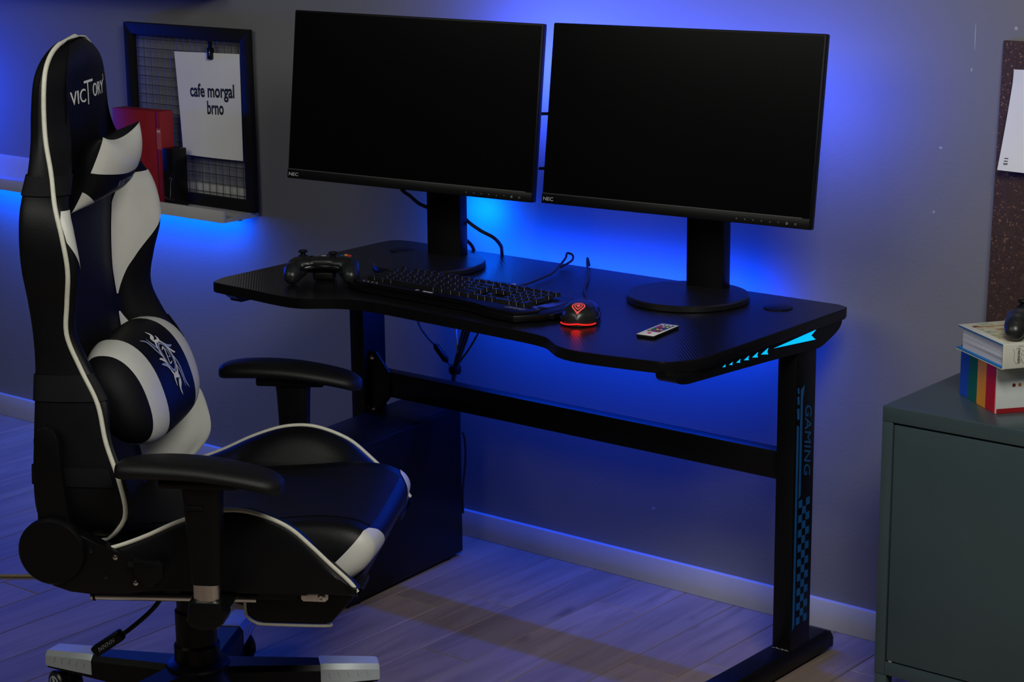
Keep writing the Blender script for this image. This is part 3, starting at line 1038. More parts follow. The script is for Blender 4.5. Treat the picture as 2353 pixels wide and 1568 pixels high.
fwid = 0.030
FRAMEM = mat('black_frame_wood', (0.006, 0.006, 0.007), 0.65, var=0.2, scale=50, spec=0.2)
fr = fwid
for nm, pts in (('frame_bar', [(GX0, GZ0), (GX1, GZ0), (GX1 - fr, GZ0 + fr), (GX0 + fr, GZ0 + fr)]), ('frame_bar', [(GX0, GZ1), (GX1, GZ1), (GX1 - fr, GZ1 - fr), (GX0 + fr, GZ1 - fr)]),
                ('frame_bar', [(GX0, GZ0), (GX0, GZ1), (GX0 + fr, GZ1 - fr), (GX0 + fr, GZ0 + fr)]), ('frame_bar', [(GX1, GZ0), (GX1, GZ1), (GX1 - fr, GZ1 - fr), (GX1 - fr, GZ0 + fr)])):
    obj(nm, gx(prism(BM(), pts, 'y', GY0, GY1, 0.0008)), FRAMEM, gb)
WIRE = mat('black_wire', (0.010, 0.010, 0.012), 0.5)
ix0, ix1, iz0, iz1 = GX0 + fr, GX1 - fr, GZ0 + fr, GZ1 - fr
xw = ix0 + 0.012
while xw < ix1:
    bm = BM()
    tube(bm, [(xw, -0.0205, iz0 - 0.003), (xw, -0.0205, iz1 + 0.003)], 0.0009, 5)
    obj('wire', gx(bm), WIRE, gb)
    xw += 0.0262
zw = iz0 + 0.008
while zw < iz1:
    bm = BM()
    tube(bm, [(ix0 - 0.003, -0.019, zw), (ix1 + 0.003, -0.019, zw)], 0.0009, 5)
    obj('wire', gx(bm), WIRE, gb)
    zw += 0.0246

# the hung sheet
PO = Vector((-0.69, -0.026, 1.02))
sh_ = thing('paper_sheet', 'white paper sheet reading cafe morgal brno clipped to the wire grid', 'paper', PO)


def paper_pt(u, v, t=0.0):
    # corners in x,z at y about -0.027
    tl, tr = Vector((-0.842, 1.151)), Vector((-0.592, 1.157))
    bl, br = Vector((-0.820, 0.879)), Vector((-0.595, 0.879))
    p = (tl * (1 - u) + tr * u) * (1 - v) + (bl * (1 - u) + br * u) * v
    yb = -0.0255 - 0.006 * math.sin(math.pi * u) * v - 0.004 * v * v * (1 - u)
    return Vector((p.x, yb - t, p.y)) - PO


bm = BM()
grid(bm, lambda u, v: paper_pt(u, v), 14, 14)
solid(bm, 0.0003)
obj('sheet', bm, PAPER, sh_)
for tx, cy_, wd in (('cafe morgal', 0.365, 0.70), ('brno', 0.525, 0.262)):
    tm = text_mesh(tx, 0.1, 0.0, 0.0028, 1.0, 0, 1.0)
    xs = [v.co.x for v in tm.vertices]
    k = wd / (max(xs) - min(xs))
    cx_ = 0.555 if tx[0] == 'c' else 0.60
    map_mesh(tm, lambda a, b, c: paper_pt(cx_ + a * k, cy_ - b * 1.75 - a * k * 0.02, 0.0006))
    obj('lettering', tm, INK, sh_, None)
clipt = thing('binder_clip', 'small black clip holding the paper sheet on the wire grid', 'clip', (-0.698, -0.03, 1.16))
obj('jaw', bx(-0.0075, 0.0075, -0.006, 0.008, -0.022, 0.008, 0.002), BLKPLAST, clipt)
obj('lever', bx(-0.005, 0.005, -0.004, 0.004, 0.006, 0.026, 0.0015), BLKPLAST, clipt)
bm = BM()
tube(bm, catmull([(0.004, -0.007, -0.012), (0.007, -0.009, -0.004), (0.004, -0.007, 0.003)], 6), 0.0008, 6)
obj('spring', bm, CHROME, clipt)

# red folder, black box file
rf = thing('red_folder', 'red folder with a spine label standing on the ledge behind the chair', 'folder', (-0.93, -0.075, 0.745), R(3))
obj('cover', bx(-0.086, 0.080, -0.024, 0.022, 0.0, 0.252, 0.002), REDF, rf)
obj('spine', bx(0.080, 0.098, -0.025, 0.023, 0.0, 0.253, 0.004), REDF, rf)
obj('spine_crease', bx(0.0775, 0.0805, -0.0245, -0.0235, 0.0, 0.252), mat('dark_red', (0.12, 0.002, 0.006), 0.6), rf)
obj('label', bx(0.0815, 0.0965, -0.0262, -0.0245, 0.152, 0.208), mat('pale_red_label', (0.40, 0.07, 0.08), 0.6), rf)
tm = text_mesh('E', 0.016, 0.0001)
map_mesh(tm, lambda a, b, c: Vector((0.089 + b, -0.0263 - c, 0.200 - a)))
obj('lettering', tm, PAPER, rf, None)
bf = thing('black_box_file', 'small black box file with a bent wire clip beside the red folder', 'box file', (-0.80, -0.082, 0.745), R(2))
obj('box', bx(-0.021, 0.022, -0.022, 0.026, 0.0, 0.158, 0.002), BLKPLAST, bf)
obj('front_flap', bx(-0.018, 0.020, -0.0245, -0.0215, 0.006, 0.10, 0.001), BLKGLOSS, bf)
bm = BM()
tube(bm, catmull([(-0.016, -0.026, 0.030), (0.004, -0.027, 0.026), (0.008, -0.027, 0.032), (0.012, -0.027, 0.07), (0.016, -0.027, 0.080), (0.011, -0.027, 0.084), (0.008, -0.027, 0.078)], 5), 0.0012, 6)
obj('wire_clip', bm, CHROME, bf)

# ------------------------------------------------------------------ cork board
ck = thing('cork_board', 'dark brown cork board leaning on the wall above the cabinet', 'board', (1.80, -0.03, 0.647))
bm = bx(-0.275, 0.32, -0.006, 0.006, 0.0, 0.650, 0.001)
bmesh.ops.transform(bm, matrix=Matrix.Rotation(R(-2.2), 4, 'X'), verts=bm.verts)
obj('panel', bm, CORK, ck)
pp = thing('pinned_sheet', 'curled white paper sheet pinned to the dark cork board', 'paper', (1.66, -0.03, 1.15))


def pin_pt(u, v, t=0):
    x0_, x1_ = -0.099 - 0.018 * v, 0.09
    c = 0.010 * v * v * (1 - u) + 0.014 * max(0, 0.12 - v) * 8 * (1 - u) * 0.3
    return Vector((x0_ + (x1_ - x0_) * u, -0.0005 - 0.009 * v - c - t, 0.095 - 0.194 * v + 0.006 * u * (1 - v) - 0.006 * u * v))


bm = BM()
grid(bm, lambda u, v: pin_pt(u, v), 12, 14)
solid(bm, 0.0003)
obj('sheet', bm, PAPER, pp)
tm = text_mesh('115', 0.0105, 0.0, 0.0003)
map_mesh(tm, lambda a, b, c: pin_pt(0.068 + b / 0.2, 0.905 - 0.0 + a / 0.194, 0.0007))
obj('lettering', tm, INK, pp, None)
bm = BM()
lathe(bm, [(0.005, 0), (0.004, 0.006), (0.0055, 0.008), (0.003, 0.0095)], (0.02, -0.002, 0.085), 14, 'y')
for v in bm.verts:
    v.co.y = -0.004 - v.co.y
obj('push_pin', bm, REDF, pp)

# ------------------------------------------------------------------ cabinet
CX0, CX1, CYF, CYB, CZ = 1.4985, 2.10, -0.392, -0.018, 0.645
cbn = thing('metal_cabinet', 'grey green metal cabinet on slim legs beside the desk, carrying the books', 'cabinet', (1.8, -0.2, 0))
QO = Vector((1.8, -0.2, 0))


def qx(bm):
    for v in bm.verts:
        v.co -= QO
    return bm


obj('top_panel', qx(bx(CX0, CX1, CYF, CYB, CZ - 0.030, CZ, 0.0015)), CABM, cbn)
obj('left_side', qx(bx(CX0, CX0 + 0.022, CYF + 0.0005, CYB, 0.110, CZ - 0.0305, 0.001)), CABM, cbn)
obj('right_side', qx(bx(CX1 - 0.022, CX1, CYF + 0.0005, CYB, 0.110, CZ - 0.0305, 0.001)), CABM, cbn)
obj('bottom_rail', qx(bx(CX0 + 0.0225, CX1 - 0.0225, CYF + 0.0005, CYB, 0.110, 0.137, 0.001)), CABM, cbn)
obj('back_panel', qx(bx(CX0 + 0.0225, CX1 - 0.0225, CYB - 0.008, CYB - 0.001, 0.138, CZ - 0.031)), CABM, cbn)
door = obj('door', qx(bx(CX0 + 0.0255, CX1 - 0.0255, CYF + 0.001, CYF + 0.018, 0.1405, CZ - 0.0345, 0.001)), CABM, cbn)
bm = BM()
lathe(bm, [(0.009, 0), (0.007, 0.012), (0.012, 0.02), (0.010, 0.024)], (CX1 - 0.06, 0, 0.42), 18, 'y')
for v in bm.verts:
    v.co.y = CYF - 0.0 - v.co.y
obj('knob', qx(bm), CABM, door)
obj('hinge_pin', qx(bx(CX0 + 0.030, CX0 + 0.037, CYF + 0.001, CYF + 0.008, 0.1375, 0.1412)), CHROME, cbn)
for lx in (CX0 + 0.0005, CX1 - 0.0255):
    for ly in (CYF + 0.002, CYB - 0.03):
        obj('leg', qx(bx(lx, lx + 0.025, ly, ly + 0.025, 0.0, 0.1095, 0.001)), CABM, cbn)

# ------------------------------------------------------------------ boxed book set and book on the cabinet
b0, b1 = Vector((1.573, -0.230)), Vector((1.692, -0.323))
ang = math.atan2(b1.y - b0.y, b1.x - b0.x)      # local +x along the striped face toward the camera
bw = (b1 - b0).length
bs_t = thing('boxed_book_set', 'white boxed book set with blue green orange red striped end on the cabinet', 'book set', (b0.x, b0.y, CZ), ang)
BH = 0.098
WH = mat('box_white', (0.60, 0.63, 0.62), 0.55, var=0.02)
obj('slipcase', bx(0.0, bw, 0.0015, 0.24, 0.0004, BH, 0.0008), WH, bs_t)
cols = [(0.012, 0.07, 0.42), (0.004, 0.13, 0.035), (0.80, 0.30, 0.008), (0.52, 0.006, 0.012)]
sw = (bw - 0.004) / 4
for i, c in enumerate(cols):
    obj('striped_panel', bx(0.0005 + i * sw, 0.0005 + (i + 1) * sw, 0.0, 0.0016, 0.0006, BH - 0.001), mat('stripe_%d' % i, c, 0.5, var=0.04), bs_t)
obj('red_base_strip', bx(bw - 0.0002, bw + 0.0006, 0.003, 0.238, 0.0006, 0.0095), mat('strip_red', (0.28, 0.006, 0.01), 0.5), bs_t)
for i, c in enumerate(((0.14, 0.01, 0.015), (0.35, 0.14, 0.02), (0.02, 0.05, 0.035), (0.02, 0.03, 0.10))):
    bm = BM()
    lathe(bm, [(0.0034, -0.0002), (0.0034, 0.0005)], (bw, 0.036 + i * 0.0118, 0.053), 16, 'x')
    dt = obj('printed_dot', bm, mat('dot_%d' % i, c, 0.5), bs_t)

# big book
BZ = CZ + BH
k0, k1 = Vector((1.589, -0.273)), Vector((1.724, -0.366))
ang2 = math.atan2(k1.y - k0.y, k1.x - k0.x)
bl_ = (k1 - k0).length
bk = thing('thick_book', 'thick book with cream jacket and blue endpapers lying on the boxed set', 'book', (k0.x, k0.y, BZ), ang2)
JK = mat('cream_jacket', (0.56, 0.56, 0.48), 0.45, var=0.03)
COVER = mat('printed_cover', (0.5, 0.5, 0.42), 0.35)
nt, ns, lk, bs = nodes(COVER)
tc = ns.new('ShaderNodeTexCoord')
mp = ns.new('ShaderNodeMapping')
mp.inputs['Scale'].default_value = (48, 30, 20)
nz = ns.new('ShaderNodeTexNoise')
nz.inputs['Scale'].default_value = 1.0
nz.inputs['Detail'].default_value = 3
lk.new(tc.outputs['Object'], mp.inputs['Vector'])
lk.new(mp.outputs['Vector'], nz.inputs['Vector'])
rp = ns.new('ShaderNodeValToRGB')
els = rp.color_ramp.elements
els[0].position = 0.28
els[0].color = (0.03, 0.015, 0.012, 1)
els[1].position = 0.75
els[1].color = (0.05, 0.16, 0.22, 1)
for p_, c_ in ((0.36, (0.35, 0.17, 0.06, 1)), (0.43, (0.55, 0.48, 0.28, 1)), (0.52, (0.60, 0.58, 0.46, 1)), (0.6, (0.28, 0.33, 0.10, 1)), (0.66, (0.56, 0.56, 0.45, 1))):
    e = els.new(p_)
    e.color = c_
lk.new(nz.outputs['Fac'], rp.inputs['Fac'])
lk.new(rp.outputs[0], bs.inputs['Base Color'])
HT = 0.0475
BLU = mat('blue_endpaper', (0.004, 0.15, 0.44), 0.5, var=0.03)
PAGES = mat('book_pages', (0.58, 0.59, 0.63), 0.8)
nt, ns, lk, bs = nodes(PAGES)
tc = ns.new('ShaderNodeTexCoord')
mp = ns.new('ShaderNodeMapping')
mp.inputs['Scale'].default_value = (2, 2, 420)
nz = ns.new('ShaderNodeTexNoise')
nz.inputs['Scale'].default_value = 1
lk.new(tc.outputs['Object'], mp.inputs['Vector'])
lk.new(mp.outputs['Vector'], nz.inputs['Vector'])
rp = ns.new('ShaderNodeValToRGB')
rp.color_ramp.elements[0].position = .35
rp.color_ramp.elements[0].color = (0.30, 0.31, 0.36, 1)
rp.color_ramp.elements[1].position = .6
rp.color_ramp.elements[1].color = (0.62, 0.63, 0.68, 1)
lk.new(nz.outputs['Fac'], rp.inputs['Fac'])
lk.new(rp.outputs[0], bs.inputs['Base Color'])
WID = 0.25
obj('page_block', bx(0.008, bl_ - 0.003, 0.004, WID - 0.005, 0.005, HT - 0.004, 0.0), PAGES, bk)
obj('bottom_board', bx(-0.006, bl_ - 0.002, -0.001, WID, 0.0014, 0.0048, 0.0008), BLU, bk)
obj('top_board', bx(-0.004, bl_ - 0.002, 0.0, WID, HT - 0.004, HT - 0.0012, 0.0008), BLU, bk)
obj('jacket_bottom', bx(-0.007, bl_, -0.0015, WID, 0.0002, 0.0015), JK, bk)
obj('jacket_top', bx(-0.004, bl_, -0.0005, WID, HT - 0.0012, HT, 0.0003), JK, bk)
obj('cover_picture', bx(0.004, bl_ - 0.009, 0.014, WID - 0.01, HT, HT + 0.0003), COVER, bk)
sp_ = obj('spine', bx(bl_ - 0.003, bl_ + 0.0015, -0.0005, WID, 0.0002, HT, 0.002, 3), JK, bk)
tm = text_mesh('TASCHEN', 0.0062, 0.0001, 0.0002, 1.0)
map_mesh(tm, lambda a, b, c: Vector((bl_ + 0.0016 + c, 0.0305 + b, 0.025 - a)))
obj('lettering', tm, INK, sp_, None)
bm = BM()
for pts in ([(0.018, 0.038), (0.022, 0.030), (0.021, 0.018), (0.026, 0.010), (0.034, 0.012), (0.036, 0.02), (0.030, 0.024)], [(0.024, 0.036), (0.032, 0.042), (0.042, 0.040), (0.046, 0.030), (0.043, 0.020), (0.046, 0.012), (0.040, 0.010), (0.036, 0.018)], [(0.036, 0.034), (0.042, 0.031), (0.041, 0.025), (0.036, 0.026), (0.037, 0.030)]):
    tube(bm, catmull([(bl_ + 0.0016, a, b) for a, b in pts], 5), 0.00028, 5)
obj('emblem', bm, INK, sp_)
obj('printed_line', bx(bl_ + 0.0014, bl_ + 0.0017, 0.0505, 0.0512, 0.016, 0.034), INK, sp_, None)

controller('game_controller', 'glossy black game controller resting on the thick book', (1.762, -0.262, BZ + HT), R(30), colours=False)

# ------------------------------------------------------------------ gaming chair
CH = Vector((0.46, -1.195, 0.0))
chair = thing('gaming_chair', 'black and white leather gaming chair with footrest on wheels', 'chair', CH, R(32))

ZK = [.44, .455, .48, .52, .58, .65, .72, .78, .84, .90, .96, 1.02, 1.07, 1.12, 1.17, 1.22, 1.27, 1.30, 1.322, 1.335, 1.340]
W_ = [.17, .215, .248, .265, .270, .260, .250, .241, .240, .246, .260, .262, .246, .200, .168, .156, .146, .128, .098, .060, .022]
XB = [-.200, -.206, -.210, -.215, -.215, -.215, -.213, -.213, -.215, -.218, -.220, -.220, -.220, -.220, -.222, -.222, -.218, -.212, -.203, -.194, -.187]
XP = [-.115, -.096, -.066, -.040, -.046, -.070, -.085, -.115, -.137, -.131, -.121, -.127, -.142, -.162, -.180, -.185, -.185, -.185, -.183, -.180, -.179]
XR_ = [-.114, -.098, -.072, -.048, -.054, -.074, -.071, -.103, -.126, -.119, -.107, -.113, -.126, -.138, -.151, -.157, -.158, -.159, -.164, -.170, -.176]
XC = [-.130, -.132, -.138, -.148, -.155, -.160, -.165, -.172, -.177, -.180, -.180, -.177, -.174, -.168, -.162, -.159, -.159, -.160, -.165, -.172, -.177]
WI = [.10, .13, .150, .160, .165, .163, .160, .152, .150, .152, .158, .163, .157, .140, .122, .112, .104, .090, .066, .040, .014]


def keyed(tab, z):
    # smooth (cubic hermite) interpolation over ZK
    z = min(max(z, ZK[0]), ZK[-1])
    i = min(max(int(np.searchsorted(ZK, z)) - 1, 0), len(ZK) - 2)
    h = ZK[i + 1] - ZK[i]
    t = (z - ZK[i]) / h

    def sl(k):
        if k == 0 or k == len(ZK) - 1:
            a, b = (0, 1) if k == 0 else (-2, -1)
            return (tab[b] - tab[a]) / (ZK[b] - ZK[a])
        return (tab[k + 1] - tab[k - 1]) / (ZK[k + 1] - ZK[k - 1])
    p0, p1, m0, m1 = tab[i], tab[i + 1], sl(i) * h, sl(i + 1) * h
    return (2 * t ** 3 - 3 * t * t + 1) * p0 + (t ** 3 - 2 * t * t + t) * m0 + (-2 * t ** 3 + 3 * t * t) * p1 + (t ** 3 - t * t) * m1


sec_cache = {}


def section(z):
    k = round(z, 5)
    if k in sec_cache:
        return sec_cache[k]
    w, xb, xp, xr, xc, wi = (keyed(t, z) for t in (W_, XB, XP, XR_, XC, WI))
    yr = w - min(float(np.interp(z, [1.05, 1.16], [0.020, 0.046])), w * 0.30)
    P = [(xb, 0), (xb, .5 * w), (xb + .006, .86 * w), (xb + .022, .985 * w), (xp, w), (xr, yr), (xr * .60 + xc * .40, .52 * yr + .48 * wi), (xc + .003, wi), (xc + .008, .5 * wi), (xc + .010, 0)]
    Q = [P[1]] and [(P[1][0], -P[1][1])] + P + [(P[8][0], -P[8][1])]
    sec_cache[k] = Q
    return Q


def S(u, z, side=1):
    Q = section(z)
    f = min(max(u, 0), 1) * 9
    i = min(int(f), 8)
    t = f - i
    p = []
    for c in (0, 1):
        a, b, cc, d = (Q[i + j][c] for j in range(4))
        p.append(0.5 * (2 * b + (cc - a) * t + (2 * a - 5 * b + 4 * cc - d) * t * t + (3 * b - a - 3 * cc + d) * t ** 3))
    return Vector((p[0], side * p[1], z))


def Sn(u, z, side=1):
    e = 0.004
    a = S(min(u + e, 1), z, side) - S(max(u - e, 0), z, side)
    b = S(u, min(z + e, ZK[-1]), side) - S(u, max(z - e, ZK[0]), side)
    n = a.cross(b) * side
    n.normalize()
    c = S(u, z, side) - Vector((keyed(XB, z) * .5 + keyed(XR_, z) * .5, 0, z))
    return n


zs = [ZK[0] + (ZK[-1] - ZK[0]) * (1 - (1 - i / 80) ** 1.35) for i in range(81)]
NU = 44
bm = BM()
rings = []
for z in zs:
    ring = [S(i / NU, z, 1) for i in range(NU + 1)] + [S(i / NU, z, -1) for i in range(NU - 1, 0, -1)]
    rings.append([bm.verts.new(p) for p in ring])
n_ = len(rings[0])
for A, B in zip(rings, rings[1:]):
    for k in range(n_):
        bm.faces.new((A[k], A[(k + 1) % n_], B[(k + 1) % n_], B[k]))
bm.faces.new(rings[0][::-1])
bm.faces.new(rings[-1])
back = obj('backrest', bm, LEATHER, chair, 60)
# orientation test for normals
tn = Sn(0.95, 1.0, 1)
NS = 1 if tn.x > 0 else -1


def patch(name, m, z0, z1, zk, ua, ub, side, off=0.0018, par=None):
    bm = BM()
    nz_ = 40

    def f(i, j):
        z = z0 + (z1 - z0) * j
        a, b = float(np.interp(z, zk, ua)), float(np.interp(z, zk, ub))
        u = a + (b - a) * i
        return S(u, z, side) + Sn(u, z, side) * NS * off
    grid(bm, f, 16, nz_)
    bmesh.ops.remove_doubles(bm, verts=bm.verts, dist=0.00005)
    return obj(name, bm, m, par or back, 60)


# centre fabric panel
for s in (1, -1):
    patch('upper_wing_panel', LEATHERW, 0.830, 1.062, [.83, .88, .93, .98, 1.01, 1.045, 1.062], [.765, .70, .61, .515, .462, .454, .47], [.775, .785, .785, .785, .785, .74, .64], s)
    patch('lower_wing_panel', LEATHERW, 0.458, 0.795, [.458, .50, .55, .60, .66, .72, .795], [.50, .468, .466, .468, .56, .67, .77] if s > 0 else [.60, .60, .60, .60, .62, .68, .77], [.70, .78, .785, .785, .785, .785, .78], s)
    patch('centre_panel', FABRIC, 0.47, 1.05, [.47, .5, 1.0, 1.05], [.80, .79, .79, .83], [1, 1, 1, 1], s, 0.0012)
# piping all the way round
UP = 4 / 9
pz = [0.462 + (1.3385 - 0.462) * (1 - (1 - i / 90) ** 1.3) for i in range(91)]
path = [S(UP, z, -1) + Sn(UP, z, -1) * NS * 0.002 for z in pz] + [Vector((-0.173, 0, 1.3425))] + [S(UP, z, 1) + Sn(UP, z, 1) * NS * 0.002 for z in reversed(pz)]
# tuck the lower ends back under the seat
path = [Vector((-0.115, -0.235, 0.452))] + path + [Vector((-0.115, 0.235, 0.452))]
bm = BM()
tube(bm, path, 0.0043, 8)
obj('piping', bm, PIPING, back, 60)


def front_x(y, z):
    us = np.linspace(.55, 1, 60)
    ps = [S(u, z, 1) for u in us]
    ys = [p.y for p in ps]
    xs = [p.x for p in ps]
    return float(np.interp(abs(y), ys[::-1], xs[::-1]))


# lettering on the head: a tall T between VIC and ORY
def head_text(tx, yc, zc, wd):
    tm = text_mesh(tx, 0.035, 0.0003, 0.0, 1.0, 0.0, 1.02)
    xs = [v.co.x for v in tm.vertices]
    k = wd / (max(xs) - min(xs))
    x0_ = (max(xs) + min(xs)) / 2
    map_mesh(tm, lambda a, b, c: Vector((front_x(yc + (a - x0_) * k, zc + b) + 0.0016 + c, yc + (a - x0_) * k, zc + b)))
    obj('lettering', tm, THREADW, back, None)


head_text('VIC', -0.066, 1.238, 0.068)
head_text('ORY', 0.042, 1.242, 0.070)
for y0_, y1_, z0_, z1_ in ((-0.0225, -0.0175, 1.221, 1.2605), (-0.038, 0.008, 1.2605, 1.2650), (0.079, 0.082, 1.254, 1.266)):
    bm = BM()
    grid(bm, lambda u, v: Vector((front_x(y0_ + (y1_ - y0_) * u, z0_ + (z1_ - z0_) * v) + 0.0018, y0_ + (y1_ - y0_) * u, z0_ + (z1_ - z0_) * v)), 8, 2)
    obj('lettering', bm, THREADW, back, None)

# straps around the back
for zc, tilt_, hgt in ((0.735, 0.012, 0.046), (0.585, 0.004, 0.034)):
    bm = BM()

    def f(i, j, zc=zc, hgt=hgt, tilt_=tilt_):
        s = -1 if i < .5 else 1
        u = (1 - abs(2 * i - 1)) * 0.0 + abs(1 - 2 * i) * (0.50 if zc > .7 else 0.43)
        z = zc + (j - .5) * hgt + tilt_ * (u * 2)
        return S(u, z, s) + Sn(u, z, s) * NS * 0.003
    grid(bm, f, 60, 2)
    solid(bm, 0.0015)
    obj('strap', bm, FABRIC, back, 40)

# side covers of the back hinge, both sides
for s in (-1, 1):
    ys = (s * 0.268, s * 0.288)
    cov = [(-0.196, 0.47), (-0.194, 0.66), (-0.188, 0.676), (-0.172, 0.686), (-0.156, 0.678), (-0.149, 0.662), (-0.147, 0.60), (-0.135, 0.50)]
    obj('hinge_arm', prism(BM(), cov, 'y', min(ys), max(ys), 0.003), BLKPLAST, chair)
    brk = [(-0.176, 0.389), (-0.142, 0.378), (-0.105, 0.376), (-0.03, 0.378), (0.004, 0.388), (0.020, 0.404), (0.020, 0.428), (-0.022, 0.446), (-0.078, 0.466), (-0.128, 0.493), (-0.16, 0.50)]
    ys = (s * 0.262, s * 0.290)
    sb = obj('side_bracket', prism(BM(), brk, 'y', min(ys), max(ys), 0.003), BLKPLAST, chair)
    bm = BM()
    lathe(bm, [(0.060, 0.0), (0.062, 0.006), (0.062, 0.020), (0.058, 0.026), (0.0, 0.0265)], (-0.170, 0, 0.455), 40, 'y')
    for v in bm.verts:
        v.co.y = s * (0.275 + v.co.y)
    obj('hinge_cover', bm, BLKPLAST, chair)
    for (bx_, bz_) in ((-0.10, 0.458), (-0.055, 0.447), (-0.075, 0.41), (-0.02, 0.40)):
        bm = BM()
        lathe(bm, [(0.0045, 0), (0.0045, 0.002), (0.002, 0.0035)], (bx_, 0, bz_), 12, 'y')
        for v in bm.verts:
            v.co.y = s * (0.290 + v.co.y)
        obj('bolt', bm, BLKGLOSS if bx_ < -0.06 else CHROME, sb)
# recline lever on the near side
bm = BM()
tube(bm, catmull([(-0.03, -0.292, 0.435), (0.0, -0.297, 0.437), (0.030, -0.299, 0.4405)], 5), [0.006] * 11, 8)
rl = obj('recline_lever', bm, BLKPLAST, chair)
obj('lever_grip', prism(BM(), [(-0.020, 0.4455), (0.030, 0.4455), (0.037, 0.440), (0.034, 0.418), (0.012, 0.396), (0.002, 0.398), (-0.016, 0.42)], 'y', -0.306, -0.291, 0.003), BLKPLAST, rl)

# ---- seat
bz = [(-0.16, 0.43), (-0.10, 0.448), (-0.05, 0.463), (0.0, 0.483), (0.05, 0.507), (0.10, 0.526), (0.14, 0.5345), (0.18, 0.5345), (0.22, 0.524), (0.26, 0.505), (0.295, 0.475), (0.33, 0.441), (0.365, 0.408), (0.378, 0.390)]
BX = [p[0] for p in bz]
BZt = [p[1] for p in bz]


def bolz(x):
    return float(np.interp(x, BX, BZt))


# smooth the profile
bzs = catmull([(a, 0, b) for a, b in bz], 5)
seatbase = BM()
# seat pan: lower solid
pan_pts = [(-0.17, 0.372), (-0.175, 0.42), (-0.10, 0.44), (0.27, 0.43), (0.30, 0.405), (0.30, 0.384), (0.28, 0.372)]
seat = obj('seat', prism(BM(), pan_pts, 'y', -0.262, 0.262, 0.012), LEATHER, chair, 40)
for s in (-1, 1):
    bm = BM()
    rings = []
    for p in bzs:
        x_, zt = p.x, p.z
        zi = 0.40 + 0.0 * x_
        fade = min(1.0, max(0.0, (0.385 - x_) / 0.06))
        loop = [(0.262, 0.380), (0.273, 0.40), (0.279, 0.5 * (0.40 + zt)), (0.277, zt - 0.010), (0.270, zt), (0.252, zt + 0.002 - 0.002), (0.225, zt - 0.016), (0.196, min(zt - 0.03, 0.470)), (0.17, min(zt - 0.04, 0.455)), (0.17, 0.385)]
        lp = []
        for yy, zz in loop:
            zz = max(zz, 0.376 + (0.006 if zz > 0.382 else 0))
            lp.append(Vector((x_, s * yy, zz)))
        lp = catmull(lp, 3, True)
        rings.append([bm.verts.new(q) for q in lp])
    for A, B in zip(rings, rings[1:]):
        m_ = len(A)
        for k in range(m_):
            bm.faces.new((A[k], A[(k + 1) % m_], B[(k + 1) % m_], B[k]))
    bm.faces.new(rings[0][::-1])
    bm.faces.new(rings[-1])
    bl2 = obj('side_bolster', bm, LEATHER, chair, 60)
    bm = BM()
    tube(bm, [Vector((p.x, s * 0.2735, p.z + 0.001)) for p in bzs if p.x > -0.12], 0.0042, 8)
    obj('piping', bm, PIPING, bl2, 60)

# centre cushion with rounded nose
prof = [(-0.15, 0.452), (-0.08, 0.462), (0.0, 0.470), (0.10, 0.476), (0.20, 0.484), (0.27, 0.490), (0.32, 0.490), (0.36, 0.484), (0.388, 0.470), (0.400, 0.452), (0.398, 0.432), (0.384, 0.410), (0.364, 0.392), (0.345, 0.380)]
pp3 = catmull([(a, 0, b) for a, b in prof], 6)
NP = len(pp3) - 1


HALF = 0.218


def seatS(v, w):
    """v 0..1 along the profile, w -1..1 across; the flanks close onto an inner axis"""
    f = min(max(v, 0), 1) * NP
    i = min(int(f), NP - 1)
    p = pp3[i].lerp(pp3[i + 1], f - i)
    aw = abs(w)
    ax = Vector((min(p.x, 0.318), 0, 0.405))
    if aw <= 0.72:
        k, y = 1.0, aw / 0.72 * 0.183
    else:
        t = (aw - 0.72) / 0.28 * math.pi / 2
        k = math.cos(t) ** 0.75 if t < math.pi / 2 - 1e-6 else 0.0
        y = 0.183 + (HALF - 0.183) * math.sin(t)
    front = max(0.0, (p.x - 0.20) / 0.2)
    q = ax + (p - ax) * k
    e = y / HALF
    return Vector((q.x - front * 0.012 * e ** 3, math.copysign(y, w), q.z - 0.005 * (1 - e * e) * (1 - front)))


bm = BM()
grid(bm, lambda u, v: seatS(v, -1 + 2 * u), 72, NP)
bmesh.ops.remove_doubles(bm, verts=bm.verts, dist=0.0002)
obj('cushion', bm, LEATHER, seat, 60)


def seat_patch(name, m, v0, v1, wa, wb, off):
    bm = BM()

    def f(i, j):
        v = v0 + (v1 - v0) * j
        w = wa(j) + (wb(j) - wa(j)) * i
        p = seatS(v, w)
        e = 0.004
        n = (seatS(min(v + e, 1), w) - seatS(max(v - e, 0), w)).cross(seatS(v, min(w + 0.01, 1)) - seatS(v, max(w - 0.01, -1)))
        if n.length < 1e-9:
            n = Vector((0, math.copysign(1, w), 0))
        n.normalize()
        if n.dot(p - Vector((0.25, 0, 0.42))) < 0:
            n = -n
        return p + n * off
    grid(bm, f, 24, 44)
    bmesh.ops.remove_doubles(bm, verts=bm.verts, dist=0.0001)
    return obj(name, bm, m, seat, 60)


# white leather trim: both front corners joined by a strip under the nose
bm = BM()


def trim(i, j):
    w = -0.97 + 1.94 * i
    v0 = float(np.interp(abs(w), [0, .30, .42, .50, .57, .65, .74, .97], [.83, .83, .79, .71, .64, .60, .59, .61]))
    v = v0 + (1.0 - v0) * j
    p = seatS(v, w)
    e = 0.004
    n = (seatS(min(v + e, 1), w) - seatS(max(v - e, 0), w)).cross(seatS(v, min(w + 0.01, 1)) - seatS(v, max(w - 0.01, -1)))
    n.normalize()
    if n.dot(p - Vector((0.25, 0, 0.42))) < 0:
        n = -n
    return p + n * 0.0016


